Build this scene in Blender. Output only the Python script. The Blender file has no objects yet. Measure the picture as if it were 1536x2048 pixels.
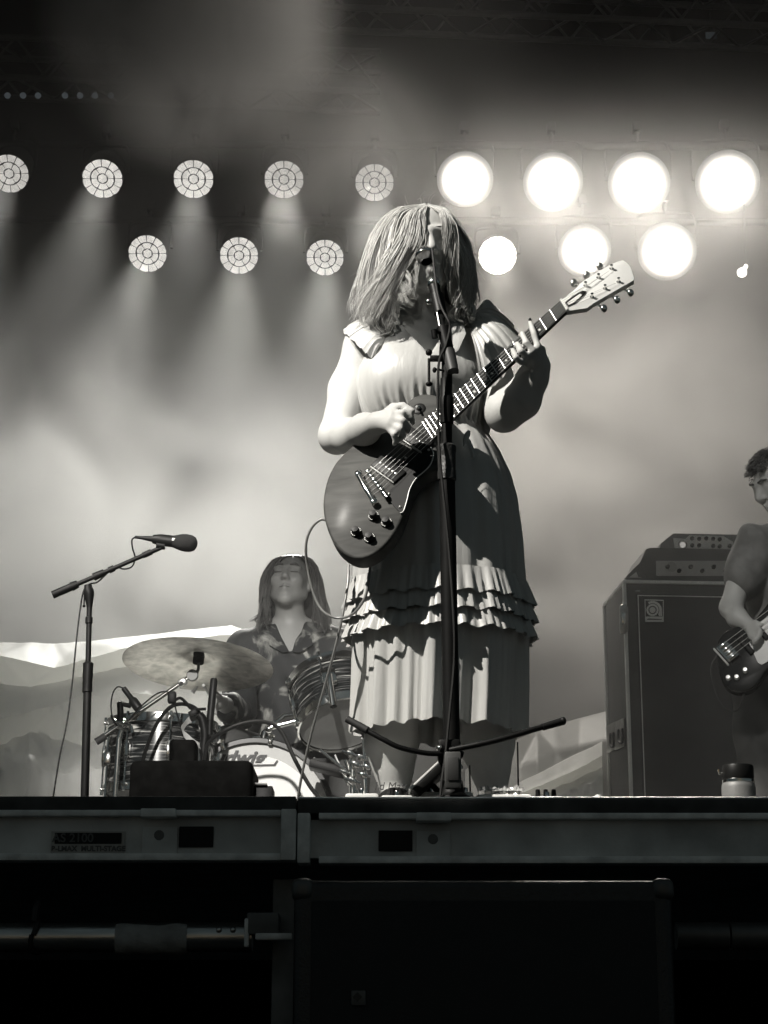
import bpy, bmesh, math, random
import numpy as np
from mathutils import Vector, Matrix
random.seed(7)
RNG = np.random.default_rng(7)
scene = bpy.context.scene
COL = scene.collection
rad = math.radians

# ---------------------------------------------------------------- camera
FPX = 4000.0                      # focal length in pixels of the 1536 x 2048 photograph
PITCH = math.atan(0.28)
EYE = Vector((0.0, 0.0, 1.35))
cd = bpy.data.cameras.new('camera')
cam = bpy.data.objects.new('camera', cd)
COL.objects.link(cam)
cd.sensor_fit = 'VERTICAL'
cd.sensor_height = 36.0
cd.sensor_width = 27.0
cd.lens = 36.0 * FPX / 2048.0
cd.clip_start = 0.05
cd.clip_end = 400.0
cam.location = EYE
cam.rotation_euler = (math.pi / 2 + PITCH, 0, 0)
scene.camera = cam

# ---------------------------------------------------------------- night sky, exposure
world = bpy.data.worlds.new('World')
scene.world = world
world.use_nodes = True
wn = world.node_tree
wn.nodes.clear()
wo = wn.nodes.new('ShaderNodeOutputWorld')
wb = wn.nodes.new('ShaderNodeBackground')
sky = wn.nodes.new('ShaderNodeTexSky')
sky.sky_type = 'NISHITA'
sky.sun_disc = False
sky.sun_elevation = rad(9)
sky.sun_rotation = rad(180)
mixw = wn.nodes.new('ShaderNodeMix')
mixw.data_type = 'RGBA'
mixw.inputs[0].default_value = 0.97
mixw.inputs[7].default_value = (0.74, 0.95, 1.0, 1)
wn.links.new(sky.outputs[0], mixw.inputs[6])
wn.links.new(mixw.outputs[2], wb.inputs[0])
wb.inputs[1].default_value = 0.062
wn.links.new(wb.outputs[0], wo.inputs[0])
vs = scene.view_settings
vs.view_transform = 'Standard'
vs.look = 'None'
vs.gamma = 1.0
vs.exposure = 0.0
vs.use_curve_mapping = False
cy = scene.cycles
cy.use_denoising = True
cy.volume_step_rate = 1.2
cy.volume_max_steps = 96
cy.max_bounces = 6
cy.volume_bounces = 0
cy.transparent_max_bounces = 12
cy.sample_clamp_indirect = 4.0
cy.use_adaptive_sampling = True
cy.adaptive_threshold = 0.06

# ---------------------------------------------------------------- lamps that light the stage
WARM = (1.0, 0.94, 0.85)
def spot(name, loc, target, energy, angle, blend=0.15, radius=0.05, color=WARM):
    d = bpy.data.lights.new(name, 'SPOT')
    d.energy = energy
    d.spot_size = rad(angle)
    d.spot_blend = blend
    d.shadow_soft_size = radius
    d.color = color
    o = bpy.data.objects.new(name, d)
    COL.objects.link(o)
    o.location = loc
    o.rotation_euler = (Vector(target) - Vector(loc)).to_track_quat('-Z', 'Y').to_euler()
    return o
# the follow spot that picks out the singer, from the front tower (high, to the left)
KEY_AIM = Vector((0.50, 5.80, 1.914))
KEY_POS = Vector((-4.956, 0.824, 9.114))
key = spot('follow_spot_beam', KEY_POS, KEY_AIM, 6600, 14.9, 0.03, 0.035, (1.0, 0.96, 0.89))

# a weaker wash on the drum kit from the same front tower
wash = spot('front_wash_beam', (-1.15, -3.0, 5.5), (-0.47, 6.9, 2.52), 5200, 10.2, 0.8, 0.10, (1.0, 0.97, 0.92))
wash2 = spot('front_wash_beam', (-1.5, -1.0, 8.5), (1.62, 7.2, 2.95), 1400, 8.0, 1.0, 0.10, (1.0, 0.97, 0.92))

# ---------------------------------------------------------------- helpers
CP, SP = math.cos(PITCH), math.sin(PITCH)
def ray(px, py):
    u = (px - 768.0) / FPX
    v = (1024.0 - py) / FPX
    return Vector((u, CP - v * SP, SP + v * CP))
def at(px, py, Y):
    d = ray(px, py)
    return EYE + d * (Y / d.y)
def hit(px, py, P, n):
    d = ray(px, py)
    return EYE + d * ((P - EYE).dot(n) / d.dot(n))
DECK = at(768, 1597, 4.30).z
EDGE = 4.30
def pxm(p):                        # pixels per metre at a point
    return FPX / ((p.y) * CP + (p.z - EYE.z) * SP)

def lerp(a, b, t):
    return a + (b - a) * t
def smooth(a, b, x):
    t = min(1, max(0, (x - a) / (b - a)))
    return t * t * (3 - 2 * t)
def frame_from(axis):
    a = Vector(axis).normalized()
    h = Vector((0, 0, 1)) if abs(a.z) < 0.9 else Vector((1, 0, 0))
    x = h.cross(a).normalized()
    y = a.cross(x)
    return x, y, a
def catmull(pts, n=6):
    pts = [Vector(p) for p in pts]
    if len(pts) < 3:
        return pts
    P = [pts[0] * 2 - pts[1]] + pts + [pts[-1] * 2 - pts[-2]]
    out = []
    for i in range(1, len(P) - 2):
        for k in range(n):
            t = k / n
            p0, p1, p2, p3 = P[i - 1], P[i], P[i + 1], P[i + 2]
            out.append(0.5 * ((2 * p1) + (p2 - p0) * t + (2 * p0 - 5 * p1 + 4 * p2 - p3) * t * t + (3 * p1 - p0 - 3 * p2 + p3) * t ** 3))
    out.append(pts[-1])
    return out

ORG = {}
class MB:
    """collects shapes; build() links them as one mesh object"""
    def __init__(s):
        s.v = []
        s.f = []
    def add(s, vs, fs):
        o = len(s.v)
        s.v += [Vector(v) for v in vs]
        s.f += [tuple(o + i for i in f) for f in fs]
        return s
    def box(s, c, size, R=None, bevel=0.0, seg=2):
        bm = bmesh.new()
        bmesh.ops.create_cube(bm, size=1.0)
        for v in bm.verts:
            v.co = Vector((v.co.x * size[0], v.co.y * size[1], v.co.z * size[2]))
        if bevel > 0:
            bmesh.ops.bevel(bm, geom=bm.edges[:], offset=bevel, segments=seg, affect='EDGES', profile=0.5)
        R = R or Matrix.Identity(3)
        bm.verts.index_update()
        s.add([R @ v.co + Vector(c) for v in bm.verts], [[v.index for v in f.verts] for f in bm.faces])
        bm.free()
        return s
    def tube(s, pts, r, n=8, caps=True):
        pts = [Vector(p) for p in pts]
        m = len(pts)
        rr = list(r) if isinstance(r, (list, tuple)) else [r] * m
        t0 = (pts[1] - pts[0]).normalized()
        x = frame_from(t0)[0]
        vs, fs = [], []
        for i in range(m):
            t = (pts[min(i + 1, m - 1)] - pts[max(i - 1, 0)]).normalized()
            x = (x - t * x.dot(t))
            x = x.normalized() if x.length > 1e-6 else frame_from(t)[0]
            y = t.cross(x)
            for k in range(n):
                a = 2 * math.pi * k / n
                vs.append(pts[i] + (x * math.cos(a) + y * math.sin(a)) * rr[i])
        for i in range(m - 1):
            for k in range(n):
                fs.append((i * n + k, i * n + (k + 1) % n, (i + 1) * n + (k + 1) % n, (i + 1) * n + k))
        if caps:
            fs.append(tuple(reversed(range(n))))
            fs.append(tuple((m - 1) * n + k for k in range(n)))
        return s.add(vs, fs)
    def lathe(s, prof, origin, axis, n=24, closed=True):
        x, y, a = frame_from(axis)
        o = Vector(origin)
        vs, fs = [], []
        for (r, h) in prof:
            for k in range(n):
                t = 2 * math.pi * k / n
                vs.append(o + a * h + (x * math.cos(t) + y * math.sin(t)) * max(r, 1e-5))
        m = len(prof)
        for i in range(m - 1):
            for k in range(n):
                fs.append((i * n + k, i * n + (k + 1) % n, (i + 1) * n + (k + 1) % n, (i + 1) * n + k))
        if closed:
            if prof[0][0] > 1e-4:
                fs.append(tuple(reversed(range(n))))
            if prof[-1][0] > 1e-4:
                fs.append(tuple((m - 1) * n + k for k in range(n)))
        return s.add(vs, fs)
    def ball(s, c, r, R=None, nu=14, nv=8):
        r = r if isinstance(r, (tuple, list)) else (r, r, r)
        R = R or Matrix.Identity(3)
        vs, fs = [], []
        for j in range(nv + 1):
            ph = math.pi * j / nv
            for i in range(nu):
                th = 2 * math.pi * i / nu
                sp = max(math.sin(ph), 1e-4)
                vs.append(Vector(c) + R @ Vector((r[0] * sp * math.cos(th), r[1] * sp * math.sin(th), r[2] * math.cos(ph))))
        for j in range(nv):
            for i in range(nu):
                fs.append((j * nu + i, (j + 1) * nu + i, (j + 1) * nu + (i + 1) % nu, j * nu + (i + 1) % nu))
        return s.add(vs, fs)
    def prism(s, outline, off, bevel=0.0):
        """polygon outline (3D points) extruded along off; bevel rounds both rims"""
        o = [Vector(p) for p in outline]
        off = Vector(off)
        n = len(o)
        if bevel > 0:
            c = sum(o, Vector()) / n
            nn = off.normalized()
            ins = []
            for i in range(n):
                e1 = (o[i] - o[i - 1]).normalized()
                e2 = (o[(i + 1) % n] - o[i]).normalized()
                b = (e1 + e2).normalized().cross(nn)
                if b.dot(c - o[i]) < 0 and False:
                    b = -b
                ins.append(b)
            area = sum(((o[i] - c).cross(o[(i + 1) % n] - c)).dot(nn) for i in range(n))
            sg = -1 if area > 0 else 1
            rings = []
            L = off.length
            for (d, h) in ((bevel, 0), (bevel * .3, bevel * .3), (0, bevel), (0, L - bevel), (bevel * .3, L - bevel * .3), (bevel, L)):
                rings.append([o[i] + ins[i] * sg * d + nn * h for i in range(n)])
        else:
            rings = [o, [p + off for p in o]]
        vs = [p for r_ in rings for p in r_]
        fs = []
        m = len(rings)
        for j in range(m - 1):
            for i in range(n):
                fs.append((j * n + i, j * n + (i + 1) % n, (j + 1) * n + (i + 1) % n, (j + 1) * n + i))
        fs.append(tuple(reversed(range(n))))
        fs.append(tuple((m - 1) * n + i for i in range(n)))
        return s.add(vs, fs)
    def grid(s, P):
        """P[i][j] points -> quads"""
        m, n = len(P), len(P[0])
        return s.add([p for r_ in P for p in r_], [(i * n + j, i * n + j + 1, (i + 1) * n + j + 1, (i + 1) * n + j) for i in range(m - 1) for j in range(n - 1)])
    def build(s, name, mat, parent=None, sharp=40, fix=True):
        me = bpy.data.meshes.new(name)
        if parent is not None:
            org = ORG[parent]
        else:
            lo = Vector((min(v.x for v in s.v), min(v.y for v in s.v), min(v.z for v in s.v)))
            hi = Vector((max(v.x for v in s.v), max(v.y for v in s.v), max(v.z for v in s.v)))
            org = Vector(((lo.x + hi.x) / 2, (lo.y + hi.y) / 2, lo.z))
        me.from_pydata([v - org for v in s.v], [], s.f)
        if fix:
            bm = bmesh.new()
            bm.from_mesh(me)
            bmesh.ops.recalc_face_normals(bm, faces=bm.faces[:])
            bm.to_mesh(me)
            bm.free()
        return link(name, me, mat, parent, org, sharp)
def link(name, me, mat, parent, org, sharp=40):
    me.update()
    me.polygons.foreach_set('use_smooth', [True] * len(me.polygons))
    if sharp < 180:
        me.set_sharp_from_angle(angle=rad(sharp))
    o = bpy.data.objects.new(name, me)
    COL.objects.link(o)
    if mat:
        me.materials.append(mat)
    if parent is not None:
        o.parent = parent
        ORG[o] = ORG[parent]
    else:
        o.location = org
        ORG[o] = org.copy()
    return o
def np_mesh(name, V, F, mat, parent, sharp=180):
    """numpy vertices (world) and quads"""
    me = bpy.data.meshes.new(name)
    org = ORG[parent] if parent is not None else Vector((float(V[:, 0].mean()), float(V[:, 1].mean()), float(V[:, 2].min())))
    W = V - np.array(org)
    me.vertices.add(len(W))
    me.vertices.foreach_set('co', W.astype(np.float32).ravel())
    k = F.shape[1]
    me.loops.add(F.size)
    me.loops.foreach_set('vertex_index', F.astype(np.int32).ravel())
    me.polygons.add(len(F))
    me.polygons.foreach_set('loop_start', np.arange(0, F.size, k, dtype=np.int32))
    me.validate()
    return link(name, me, mat, parent, org, sharp)
def thing(name, label, cat, loc, group=None):
    o = bpy.data.objects.new(name, None)
    COL.objects.link(o)
    o.empty_display_size = 0.1
    o.location = loc
    ORG[o] = Vector(loc)
    return tag(o, label, cat, group)
def tag(o, label=None, cat=None, group=None, kind=None):
    if label: o['label'] = label
    if cat: o['category'] = cat
    if group: o['group'] = group
    if kind: o['kind'] = kind
    return o
def copy_tree(o, parent=None):
    c = o.copy()
    COL.objects.link(c)
    if parent is not None:
        c.parent = parent
    for ch in list(o.children):
        copy_tree(ch, c)
    return c
def text_mesh(name, txt, size, O, ex, ey, mat, parent, shear=0.0, offset=0.0, extrude=0.0006, align='CENTER', spacing=1.0):
    """flat lettering: origin O, writing direction ex, up direction ey"""
    cu = bpy.data.curves.new(name, 'FONT')
    cu.body = txt
    cu.size = size
    cu.shear = shear
    cu.offset = offset
    cu.extrude = extrude
    cu.align_x = align
    cu.align_y = 'CENTER'
    cu.space_character = spacing
    t = bpy.data.objects.new(name, cu)
    COL.objects.link(t)
    dg = bpy.context.evaluated_depsgraph_get()
    me = bpy.data.meshes.new_from_object(t.evaluated_get(dg))
    bpy.data.objects.remove(t)
    ex, ey = Vector(ex).normalized(), Vector(ey).normalized()
    ez = ex.cross(ey)
    m = Matrix((ex, ey, ez)).transposed().to_4x4()
    m.translation = Vector(O) - ORG[parent]
    me.transform(m)
    o = bpy.data.objects.new(name, me)
    COL.objects.link(o)
    me.materials.clear()
    me.materials.append(mat)
    o.parent = parent
    ORG[o] = ORG[parent]
    return o

# ---------------------------------------------------------------- materials
def M(name, g, rough=0.5, metal=0.0, var=0.15, vscale=12.0, bump=0.0, bscale=60.0, spec=0.5, coat=0.0, sheen=0.0, stretch=(1, 1, 1), tint=(1.0, 1.0, 0.97)):
    m = bpy.data.materials.new(name)
    m.use_nodes = True
    nt = m.node_tree
    b = nt.nodes['Principled BSDF']
    tc = nt.nodes.new('ShaderNodeTexCoord')
    mp = nt.nodes.new('ShaderNodeMapping')
    mp.inputs['Scale'].default_value = stretch
    nt.links.new(tc.outputs['Object'], mp.inputs[0])
    nz = nt.nodes.new('ShaderNodeTexNoise')
    nz.inputs['Scale'].default_value = vscale
    nz.inputs['Detail'].default_value = 5
    nt.links.new(mp.outputs[0], nz.inputs['Vector'])
    cr = nt.nodes.new('ShaderNodeValToRGB')
    lo, hi = g * (1 - var), g * (1 + var)
    cr.color_ramp.elements[0].position = 0.3
    cr.color_ramp.elements[1].position = 0.7
    cr.color_ramp.elements[0].color = (lo * tint[0], lo * tint[1], lo * tint[2], 1)
    cr.color_ramp.elements[1].color = (hi * tint[0], hi * tint[1], hi * tint[2], 1)
    nt.links.new(nz.outputs[0], cr.inputs[0])
    nt.links.new(cr.outputs[0], b.inputs['Base Color'])
    b.inputs['Roughness'].default_value = rough
    b.inputs['Metallic'].default_value = metal
    b.inputs['Specular IOR Level'].default_value = spec
    b.inputs['Coat Weight'].default_value = coat
    b.inputs['Coat Roughness'].default_value = 0.1
    b.inputs['Sheen Weight'].default_value = sheen
    if bump > 0:
        n2 = nt.nodes.new('ShaderNodeTexNoise')
        n2.inputs['Scale'].default_value = bscale
        n2.inputs['Detail'].default_value = 4
        nt.links.new(mp.outputs[0], n2.inputs['Vector'])
        bp = nt.nodes.new('ShaderNodeBump')
        bp.inputs['Strength'].default_value = bump
        bp.inputs['Distance'].default_value = 0.01
        nt.links.new(n2.outputs[0], bp.inputs['Height'])
        nt.links.new(bp.outputs[0], b.inputs['Normal'])
    return m
def emit(name, strength, color=(1.0, 0.965, 0.90), var=0.0, vscale=60.0):
    m = bpy.data.materials.new(name)
    m.use_nodes = True
    nt = m.node_tree
    nt.nodes.clear()
    out = nt.nodes.new('ShaderNodeOutputMaterial')
    e = nt.nodes.new('ShaderNodeEmission')
    e.inputs[0].default_value = (*color, 1)
    e.inputs[1].default_value = strength
    if var > 0:
        tc = nt.nodes.new('ShaderNodeTexCoord')
        nz = nt.nodes.new('ShaderNodeTexNoise')
        nz.inputs['Scale'].default_value = vscale
        nz.inputs['Detail'].default_value = 4
        mr = nt.nodes.new('ShaderNodeMapRange')
        mr.inputs[1].default_value = 0.3
        mr.inputs[2].default_value = 0.7
        mr.inputs[3].default_value = strength * (1 - var)
        mr.inputs[4].default_value = strength * (1 + var * .5)
        nt.links.new(tc.outputs['Object'], nz.inputs['Vector'])
        nt.links.new(nz.outputs[0], mr.inputs[0])
        nt.links.new(mr.outputs[0], e.inputs[1])
    nt.links.new(e.outputs[0], out.inputs[0])
    m.cycles.emission_sampling = 'NONE'
    return m
BLACK = M('black_paint', 0.006, 0.5, var=0.3, vscale=30, spec=.16)
BLACKM = M('black_matt', 0.0035, 0.9, var=0.3, vscale=30, spec=.02)
BLACKP = M('black_plastic', 0.010, 0.45, var=0.2, spec=.2)
RUBBER = M('rubber', 0.018, 0.7)
CHROME = M('chrome', 0.75, 0.12, 1.0, var=0.08)
STEEL = M('steel', 0.45, 0.35, 1.0, var=0.25, vscale=40)
WHITEP = M('white_plastic', 0.75, 0.4, var=0.05)
GREYP = M('grey_plastic', 0.3, 0.5, var=0.1)
CABLE = M('cable_rubber', 0.008, 0.5, spec=.2)
CABLEG = M('cable_grey', 0.30, 0.35)

# ---------------------------------------------------------------- signed distance surfaces (bodies, cloth)
class SDF:
    def __init__(s):
        s.p = []
    def rc(s, a, b, ra, rb=None, k=0.02, op='u'):
        s.p.append(('rc', np.array(a, float), np.array(b, float), float(ra), float(ra if rb is None else rb), k, op))
        return s
    def chain(s, pts, rs, k=0.02, op='u'):
        for i in range(len(pts) - 1):
            s.rc(pts[i], pts[i + 1], rs[i], rs[i + 1], k, op)
        return s
    def el(s, c, r, R=None, k=0.02, op='u'):
        R = np.eye(3) if R is None else np.array(R, float)
        r = np.array(r if isinstance(r, (tuple, list)) else (r, r, r), float)
        s.p.append(('el', np.array(c, float), r, R, None, k, op))
        return s
    def fn(s, f, lo, hi, k=0.01, op='u'):
        s.p.append(('fn', f, np.array(lo, float), np.array(hi, float), None, k, op))
        return s
    def mesh(s, h, pad=0.02):
        los, his = [], []
        for q in s.p:
            if q[0] == 'rc':
                r = max(q[3], q[4])
                lo, hi = np.minimum(q[1], q[2]) - r, np.maximum(q[1], q[2]) + r
            elif q[0] == 'el':
                r = q[2].max()
                lo, hi = q[1] - r, q[1] + r
            else:
                lo, hi = q[2], q[3]
            los.append(lo)
            his.append(hi)
        L = np.min([l for l, q in zip(los, s.p) if q[6] == 'u'], axis=0) - pad
        H = np.max([x for x, q in zip(his, s.p) if q[6] == 'u'], axis=0) + pad
        n = np.ceil((H - L) / h).astype(int) + 2
        f = np.full(n, 0.2, np.float32)
        ax = [L[i] + h * np.arange(n[i]) for i in range(3)]
        for q, lo, hi in zip(s.p, los, his):
            k = q[5]
            m = k + 3 * h
            i0 = np.clip(np.floor((lo - m - L) / h).astype(int), 0, n - 1)
            i1 = np.clip(np.ceil((hi + m - L) / h).astype(int) + 1, 1, n)
            if np.any(i1 <= i0):
                continue
            X = ax[0][i0[0]:i1[0]][:, None, None]
            Y = ax[1][i0[1]:i1[1]][None, :, None]
            Z = ax[2][i0[2]:i1[2]][None, None, :]
            if q[0] == 'rc':
                a, b, ra, rb = q[1:5]
                ba = b - a
                l2 = float(ba @ ba) + 1e-12
                t = np.clip(((X - a[0]) * ba[0] + (Y - a[1]) * ba[1] + (Z - a[2]) * ba[2]) / l2, 0, 1)
                d = np.sqrt((X - a[0] - t * ba[0]) ** 2 + (Y - a[1] - t * ba[1]) ** 2 + (Z - a[2] - t * ba[2]) ** 2) - (ra + (rb - ra) * t)
            elif q[0] == 'el':
                c, r, R = q[1:4]
                dx, dy, dz = X - c[0], Y - c[1], Z - c[2]
                u = [R[0, i] * dx + R[1, i] * dy + R[2, i] * dz for i in range(3)]
                k0 = np.sqrt(sum((u[i] / r[i]) ** 2 for i in range(3)))
                k1 = np.sqrt(sum((u[i] / r[i] ** 2) ** 2 for i in range(3))) + 1e-9
                d = k0 * (k0 - 1) / k1
            else:
                d = q[1](X, Y, Z) + 0 * X + 0 * Y + 0 * Z
            sl = (slice(i0[0], i1[0]), slice(i0[1], i1[1]), slice(i0[2], i1[2]))
            g = f[sl]
            d = d.astype(np.float32)
            if q[6] == 'u':
                hh = np.maximum(k - np.abs(g - d), 0) / k
                f[sl] = np.minimum(g, d) - hh * hh * k * 0.25
            else:
                d = -d
                hh = np.maximum(k - np.abs(g - d), 0) / k
                f[sl] = np.maximum(g, d) + hh * hh * k * 0.25
        return surfnet(f, L, h)
def surfnet(f, L, h):
    nx, ny, nz = f.shape
    ins = f < 0
    cnt = np.zeros((nx - 1, ny - 1, nz - 1), np.int8)
    for dx in (0, 1):
        for dy in (0, 1):
            for dz in (0, 1):
                cnt += ins[dx:nx - 1 + dx, dy:ny - 1 + dy, dz:nz - 1 + dz]
    I, J, K = np.nonzero((cnt > 0) & (cnt < 8))
    idx = np.full(cnt.shape, -1, np.int64)
    idx[I, J, K] = np.arange(len(I))
    cor = {(a, b, c): f[I + a, J + b, K + c] for a in (0, 1) for b in (0, 1) for c in (0, 1)}
    acc = np.zeros((len(I), 3))
    num = np.zeros(len(I))
    for axis in range(3):
        for p in (0, 1):
            for q in (0, 1):
                c0 = [0, 0, 0]
                oth = [i for i in range(3) if i != axis]
                c0[oth[0]], c0[oth[1]] = p, q
                c1 = list(c0)
                c1[axis] = 1
                a, b = cor[tuple(c0)], cor[tuple(c1)]
                m = (a < 0) != (b < 0)
                t = np.where(m, a / np.where(m, a - b, 1), 0)
                for i in range(3):
                    acc[:, i] += np.where(m, (t if i == axis else c0[i]), 0)
                num += m
    V = (np.stack([I, J, K], 1) + acc / np.maximum(num, 1)[:, None]) * h + L
    Fs = []
    for axis in range(3):
        o1, o2 = [(1, 2), (2, 0), (0, 1)][axis]
        sl0 = [slice(None)] * 3
        sl1 = [slice(None)] * 3
        sl0[axis] = slice(0, -1)
        sl1[axis] = slice(1, None)
        A, B = ins[tuple(sl0)], ins[tuple(sl1)]
        e = np.stack(np.nonzero(A != B), 1)
        e = e[(e[:, o1] > 0) & (e[:, o2] > 0) & (e[:, o1] < f.shape[o1] - 1) & (e[:, o2] < f.shape[o2] - 1)]
        q = []
        for (d1, d2) in ((-1, -1), (0, -1), (0, 0), (-1, 0)):
            c = e.copy()
            c[:, o1] += d1
            c[:, o2] += d2
            q.append(idx[c[:, 0], c[:, 1], c[:, 2]])
        q = np.stack(q, 1)
        flip = ~A[e[:, 0], e[:, 1], e[:, 2]]
        q[flip] = q[flip][:, ::-1]
        Fs.append(q)
    F = np.concatenate(Fs)
    return V, F[(F >= 0).all(1)]
def relax(V, F, it=2, w=0.5):
    """Laplacian smoothing of quads"""
    e = np.concatenate([F[:, [0, 1]], F[:, [1, 2]], F[:, [2, 3]], F[:, [3, 0]]])
    for _ in range(it):
        S = np.zeros_like(V)
        c = np.zeros(len(V))
        for a, b in ((0, 1), (1, 0)):
            for i in range(3):
                S[:, i] += np.bincount(e[:, a], V[e[:, b], i], len(V))
            c += np.bincount(e[:, a], minlength=len(V))
        V = V + w * (S / np.maximum(c, 1)[:, None] - V)
    return V
def vnormals(V, F):
    n = np.cross(V[F[:, 2]] - V[F[:, 0]], V[F[:, 3]] - V[F[:, 1]])
    N = np.zeros_like(V)
    for k in range(4):
        for i in range(3):
            N[:, i] += np.bincount(F[:, k], n[:, i], len(V))
    return N / np.maximum(np.linalg.norm(N, axis=1), 1e-9)[:, None]
def add_head(S, c, R, s=1.0, ears=True, mouth=0.0, eyes_closed=True):
    """head in local coordinates (x right, y back, z up), facing -y"""
    R = np.array(R)
    c = np.array(c)
    def w(x, y, z):
        return c + R @ (np.array((x, y, z)) * s)
    S.el(w(0, .020, .035), (.076 * s, .096 * s, .086 * s), R, k=.02)
    S.el(w(0, -.018, -.025), (.064 * s, .072 * s, .085 * s), R, k=.025)
    for e in (-1, 1):
        S.rc(w(.054 * e, .0, -.052), w(.014 * e, -.062, -.098), .022 * s, .018 * s, k=.02)
        S.el(w(.040 * e, -.062, -.018), .024 * s, k=.02)
        S.rc(w(.046 * e, -.070, .034), w(.006 * e, -.085, .030), .011 * s, .010 * s, k=.014)
    S.rc(w(0, -.066, -.098), w(0, -.064, -.09), .022 * s, k=.018)
    for e in (-1, 1):
        S.el(w(.031 * e, -.100, .012), (.017 * s, .016 * s, .011 * s), R, k=.012, op='s')
        S.el(w(.031 * e, -.071, .011), .0145 * s, k=.004)
        S.rc(w(.046 * e, -.080, .008), w(.018 * e, -.085, .008), .0035 * s, k=.003)
    S.rc(w(0, -.084, .024), w(0, -.108, -.020), .009 * s, .0125 * s, k=.012)
    for e in (-1, 1):
        S.el(w(.012 * e, -.098, -.026), .0085 * s, k=.006)
    S.chain([w(-.022, -.080, -.060), w(0, -.092, -.055), w(.022, -.080, -.060)], [.005 * s, .0085 * s, .005 * s], k=.006)
    S.chain([w(-.019, -.080, -.066 - mouth), w(0, -.089, -.070 - mouth), w(.019, -.080, -.066 - mouth)], [.005 * s, .009 * s, .005 * s], k=.006)
    S.chain([w(-.021, -.092, -.062 - mouth / 2), w(0, -.102, -.062 - mouth / 2), w(.021, -.092, -.062 - mouth / 2)], [.002 + mouth * .4] * 3, k=.004, op='s')
    if ears:
        for e in (-1, 1):
            S.el(w(.078 * e, .012, -.005), (.009 * s, .02 * s, .032 * s), R, k=.008)
    return w
def rot(rx=0, ry=0, rz=0):
    return np.array(Matrix.Rotation(rad(rz), 3, 'Z') @ Matrix.Rotation(rad(rx), 3, 'X') @ Matrix.Rotation(rad(ry), 3, 'Y'))
def strands(mb, A, B, n, jit, r, steps=12, wave=0.004, ends=0.03, seg=4, uni=None):
    """locks between two guide curves A and B (lists of points); B may be a list of guides"""
    G = [A] + (B if isinstance(B[0], list) else [B])
    G = [catmull(g, 8) for g in G]
    m = min(len(g) for g in G)
    G = [[g[int(round(i * (len(g) - 1) / (m - 1)))] for i in range(m)] for g in G]
    nc = max(4, n // 9)
    clumps = []
    for _ in range(nc):
        u = random.random() * (len(G) - 1)
        clumps.append((u, Vector((random.gauss(0, jit), random.gauss(0, jit), random.gauss(0, jit * .5))), u * 1.6 + random.gauss(0, .45), random.uniform(1.0, 1.7), wave * random.uniform(.5, 1.3), 1 - ends * abs(random.gauss(0, 1)) * 3))
    for _ in range(n):
        u, off, ph, fr, am, cut = random.choice(clumps)
        u = min(max(u + random.gauss(0, .05), 0), len(G) - 1.001)
        i = min(int(u), len(G) - 2)
        t = u - i
        o2 = Vector((random.gauss(0, jit * .55), random.gauss(0, jit * .55), random.gauss(0, jit * .3)))
        p2 = random.gauss(0, .25)
        cut = cut - abs(random.gauss(0, .022))
        pts = []
        for q in range(steps):
            w = q / (steps - 1) * max(.4, cut)
            x = w * (m - 1)
            a = min(int(x), m - 2)
            f = x - a
            p = lerp(lerp(G[i][a], G[i][a + 1], f), lerp(G[i + 1][a], G[i + 1][a + 1], f), t)
            env = min(1, w * 3)
            p = p + off * env + o2 * env * (1 - .8 * w) + Vector((math.sin(ph + p2 + w * fr * 6.28), math.cos(ph * 1.3 + p2 + w * fr * 5.6), 0)) * am * (.15 + 1.2 * w)
            pts.append(p)
        rr = r * random.uniform(.6, 1.4)
        rs = [rr * (1 - .85 * max(0, q / (steps - 1) - .55) / .45) for q in range(steps)]
        mb.tube(pts, rs, n=seg, caps=False)
# ================================================================ the setting
DECKM = M('deck_grey', 0.10, 0.55, var=0.4, vscale=6, bump=.15, bscale=80)
FRAME = M('deck_frame_aluminium', 0.72, 0.6, 0.0, var=0.25, vscale=25, bump=.08, bscale=150)
PANEL = M('deck_panel_aluminium', 0.50, 0.65, 0.0, var=0.32, vscale=7, bump=.08, bscale=120)
GROUND = M('ground_asphalt', 0.03, 0.9, var=.4, vscale=4, bump=.3)
CLOTHB = M('backdrop_cloth', 0.003, 1.0, var=.3, vscale=3, spec=0.0)

tag(MB().box((0, 20, -0.05), (120, 120, .1)).build('ground', GROUND), kind='structure')
tag(MB().box((0, 9.0, DECK - .011), (14, 2 * (9.0 - EDGE - .03), .022)).build('stage_floor', DECKM), kind='structure')
# black drape at the back of the stage, in soft vertical folds
P = []
for i in range(141):
    x = -7 + 14 * i / 140
    f = .05 * math.sin(i * .45) + .02 * math.sin(i * .8 + 1)
    P.append([Vector((x, 13.4 + f, DECK + .01 + 7.8 * j / 8)) for j in range(9)])
tag(MB().grid(P).build('backdrop', CLOTHB, fix=False), 'black folded drape closing off the back of the stage', 'curtain')
for s_ in (-1, 1):
    P = [[Vector((s_ * 6.8 + .08 * math.sin(i * 1.1), 5.5 + 8 * i / 60, DECK + .01 + 7.8 * j / 8)) for j in range(9)] for i in range(61)]
    tag(MB().grid(P).build('side_drape', CLOTHB, fix=False), 'black folded drape closing off the %s wing of the stage' % ('left' if s_ < 0 else 'right'), 'curtain')
tag(MB().box((0, 9.6, DECK + 7.95), (14.4, 10.5, .12)).build('stage_roof', CLOTHB), 'dark roof skin above the stage', 'roof')
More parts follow.
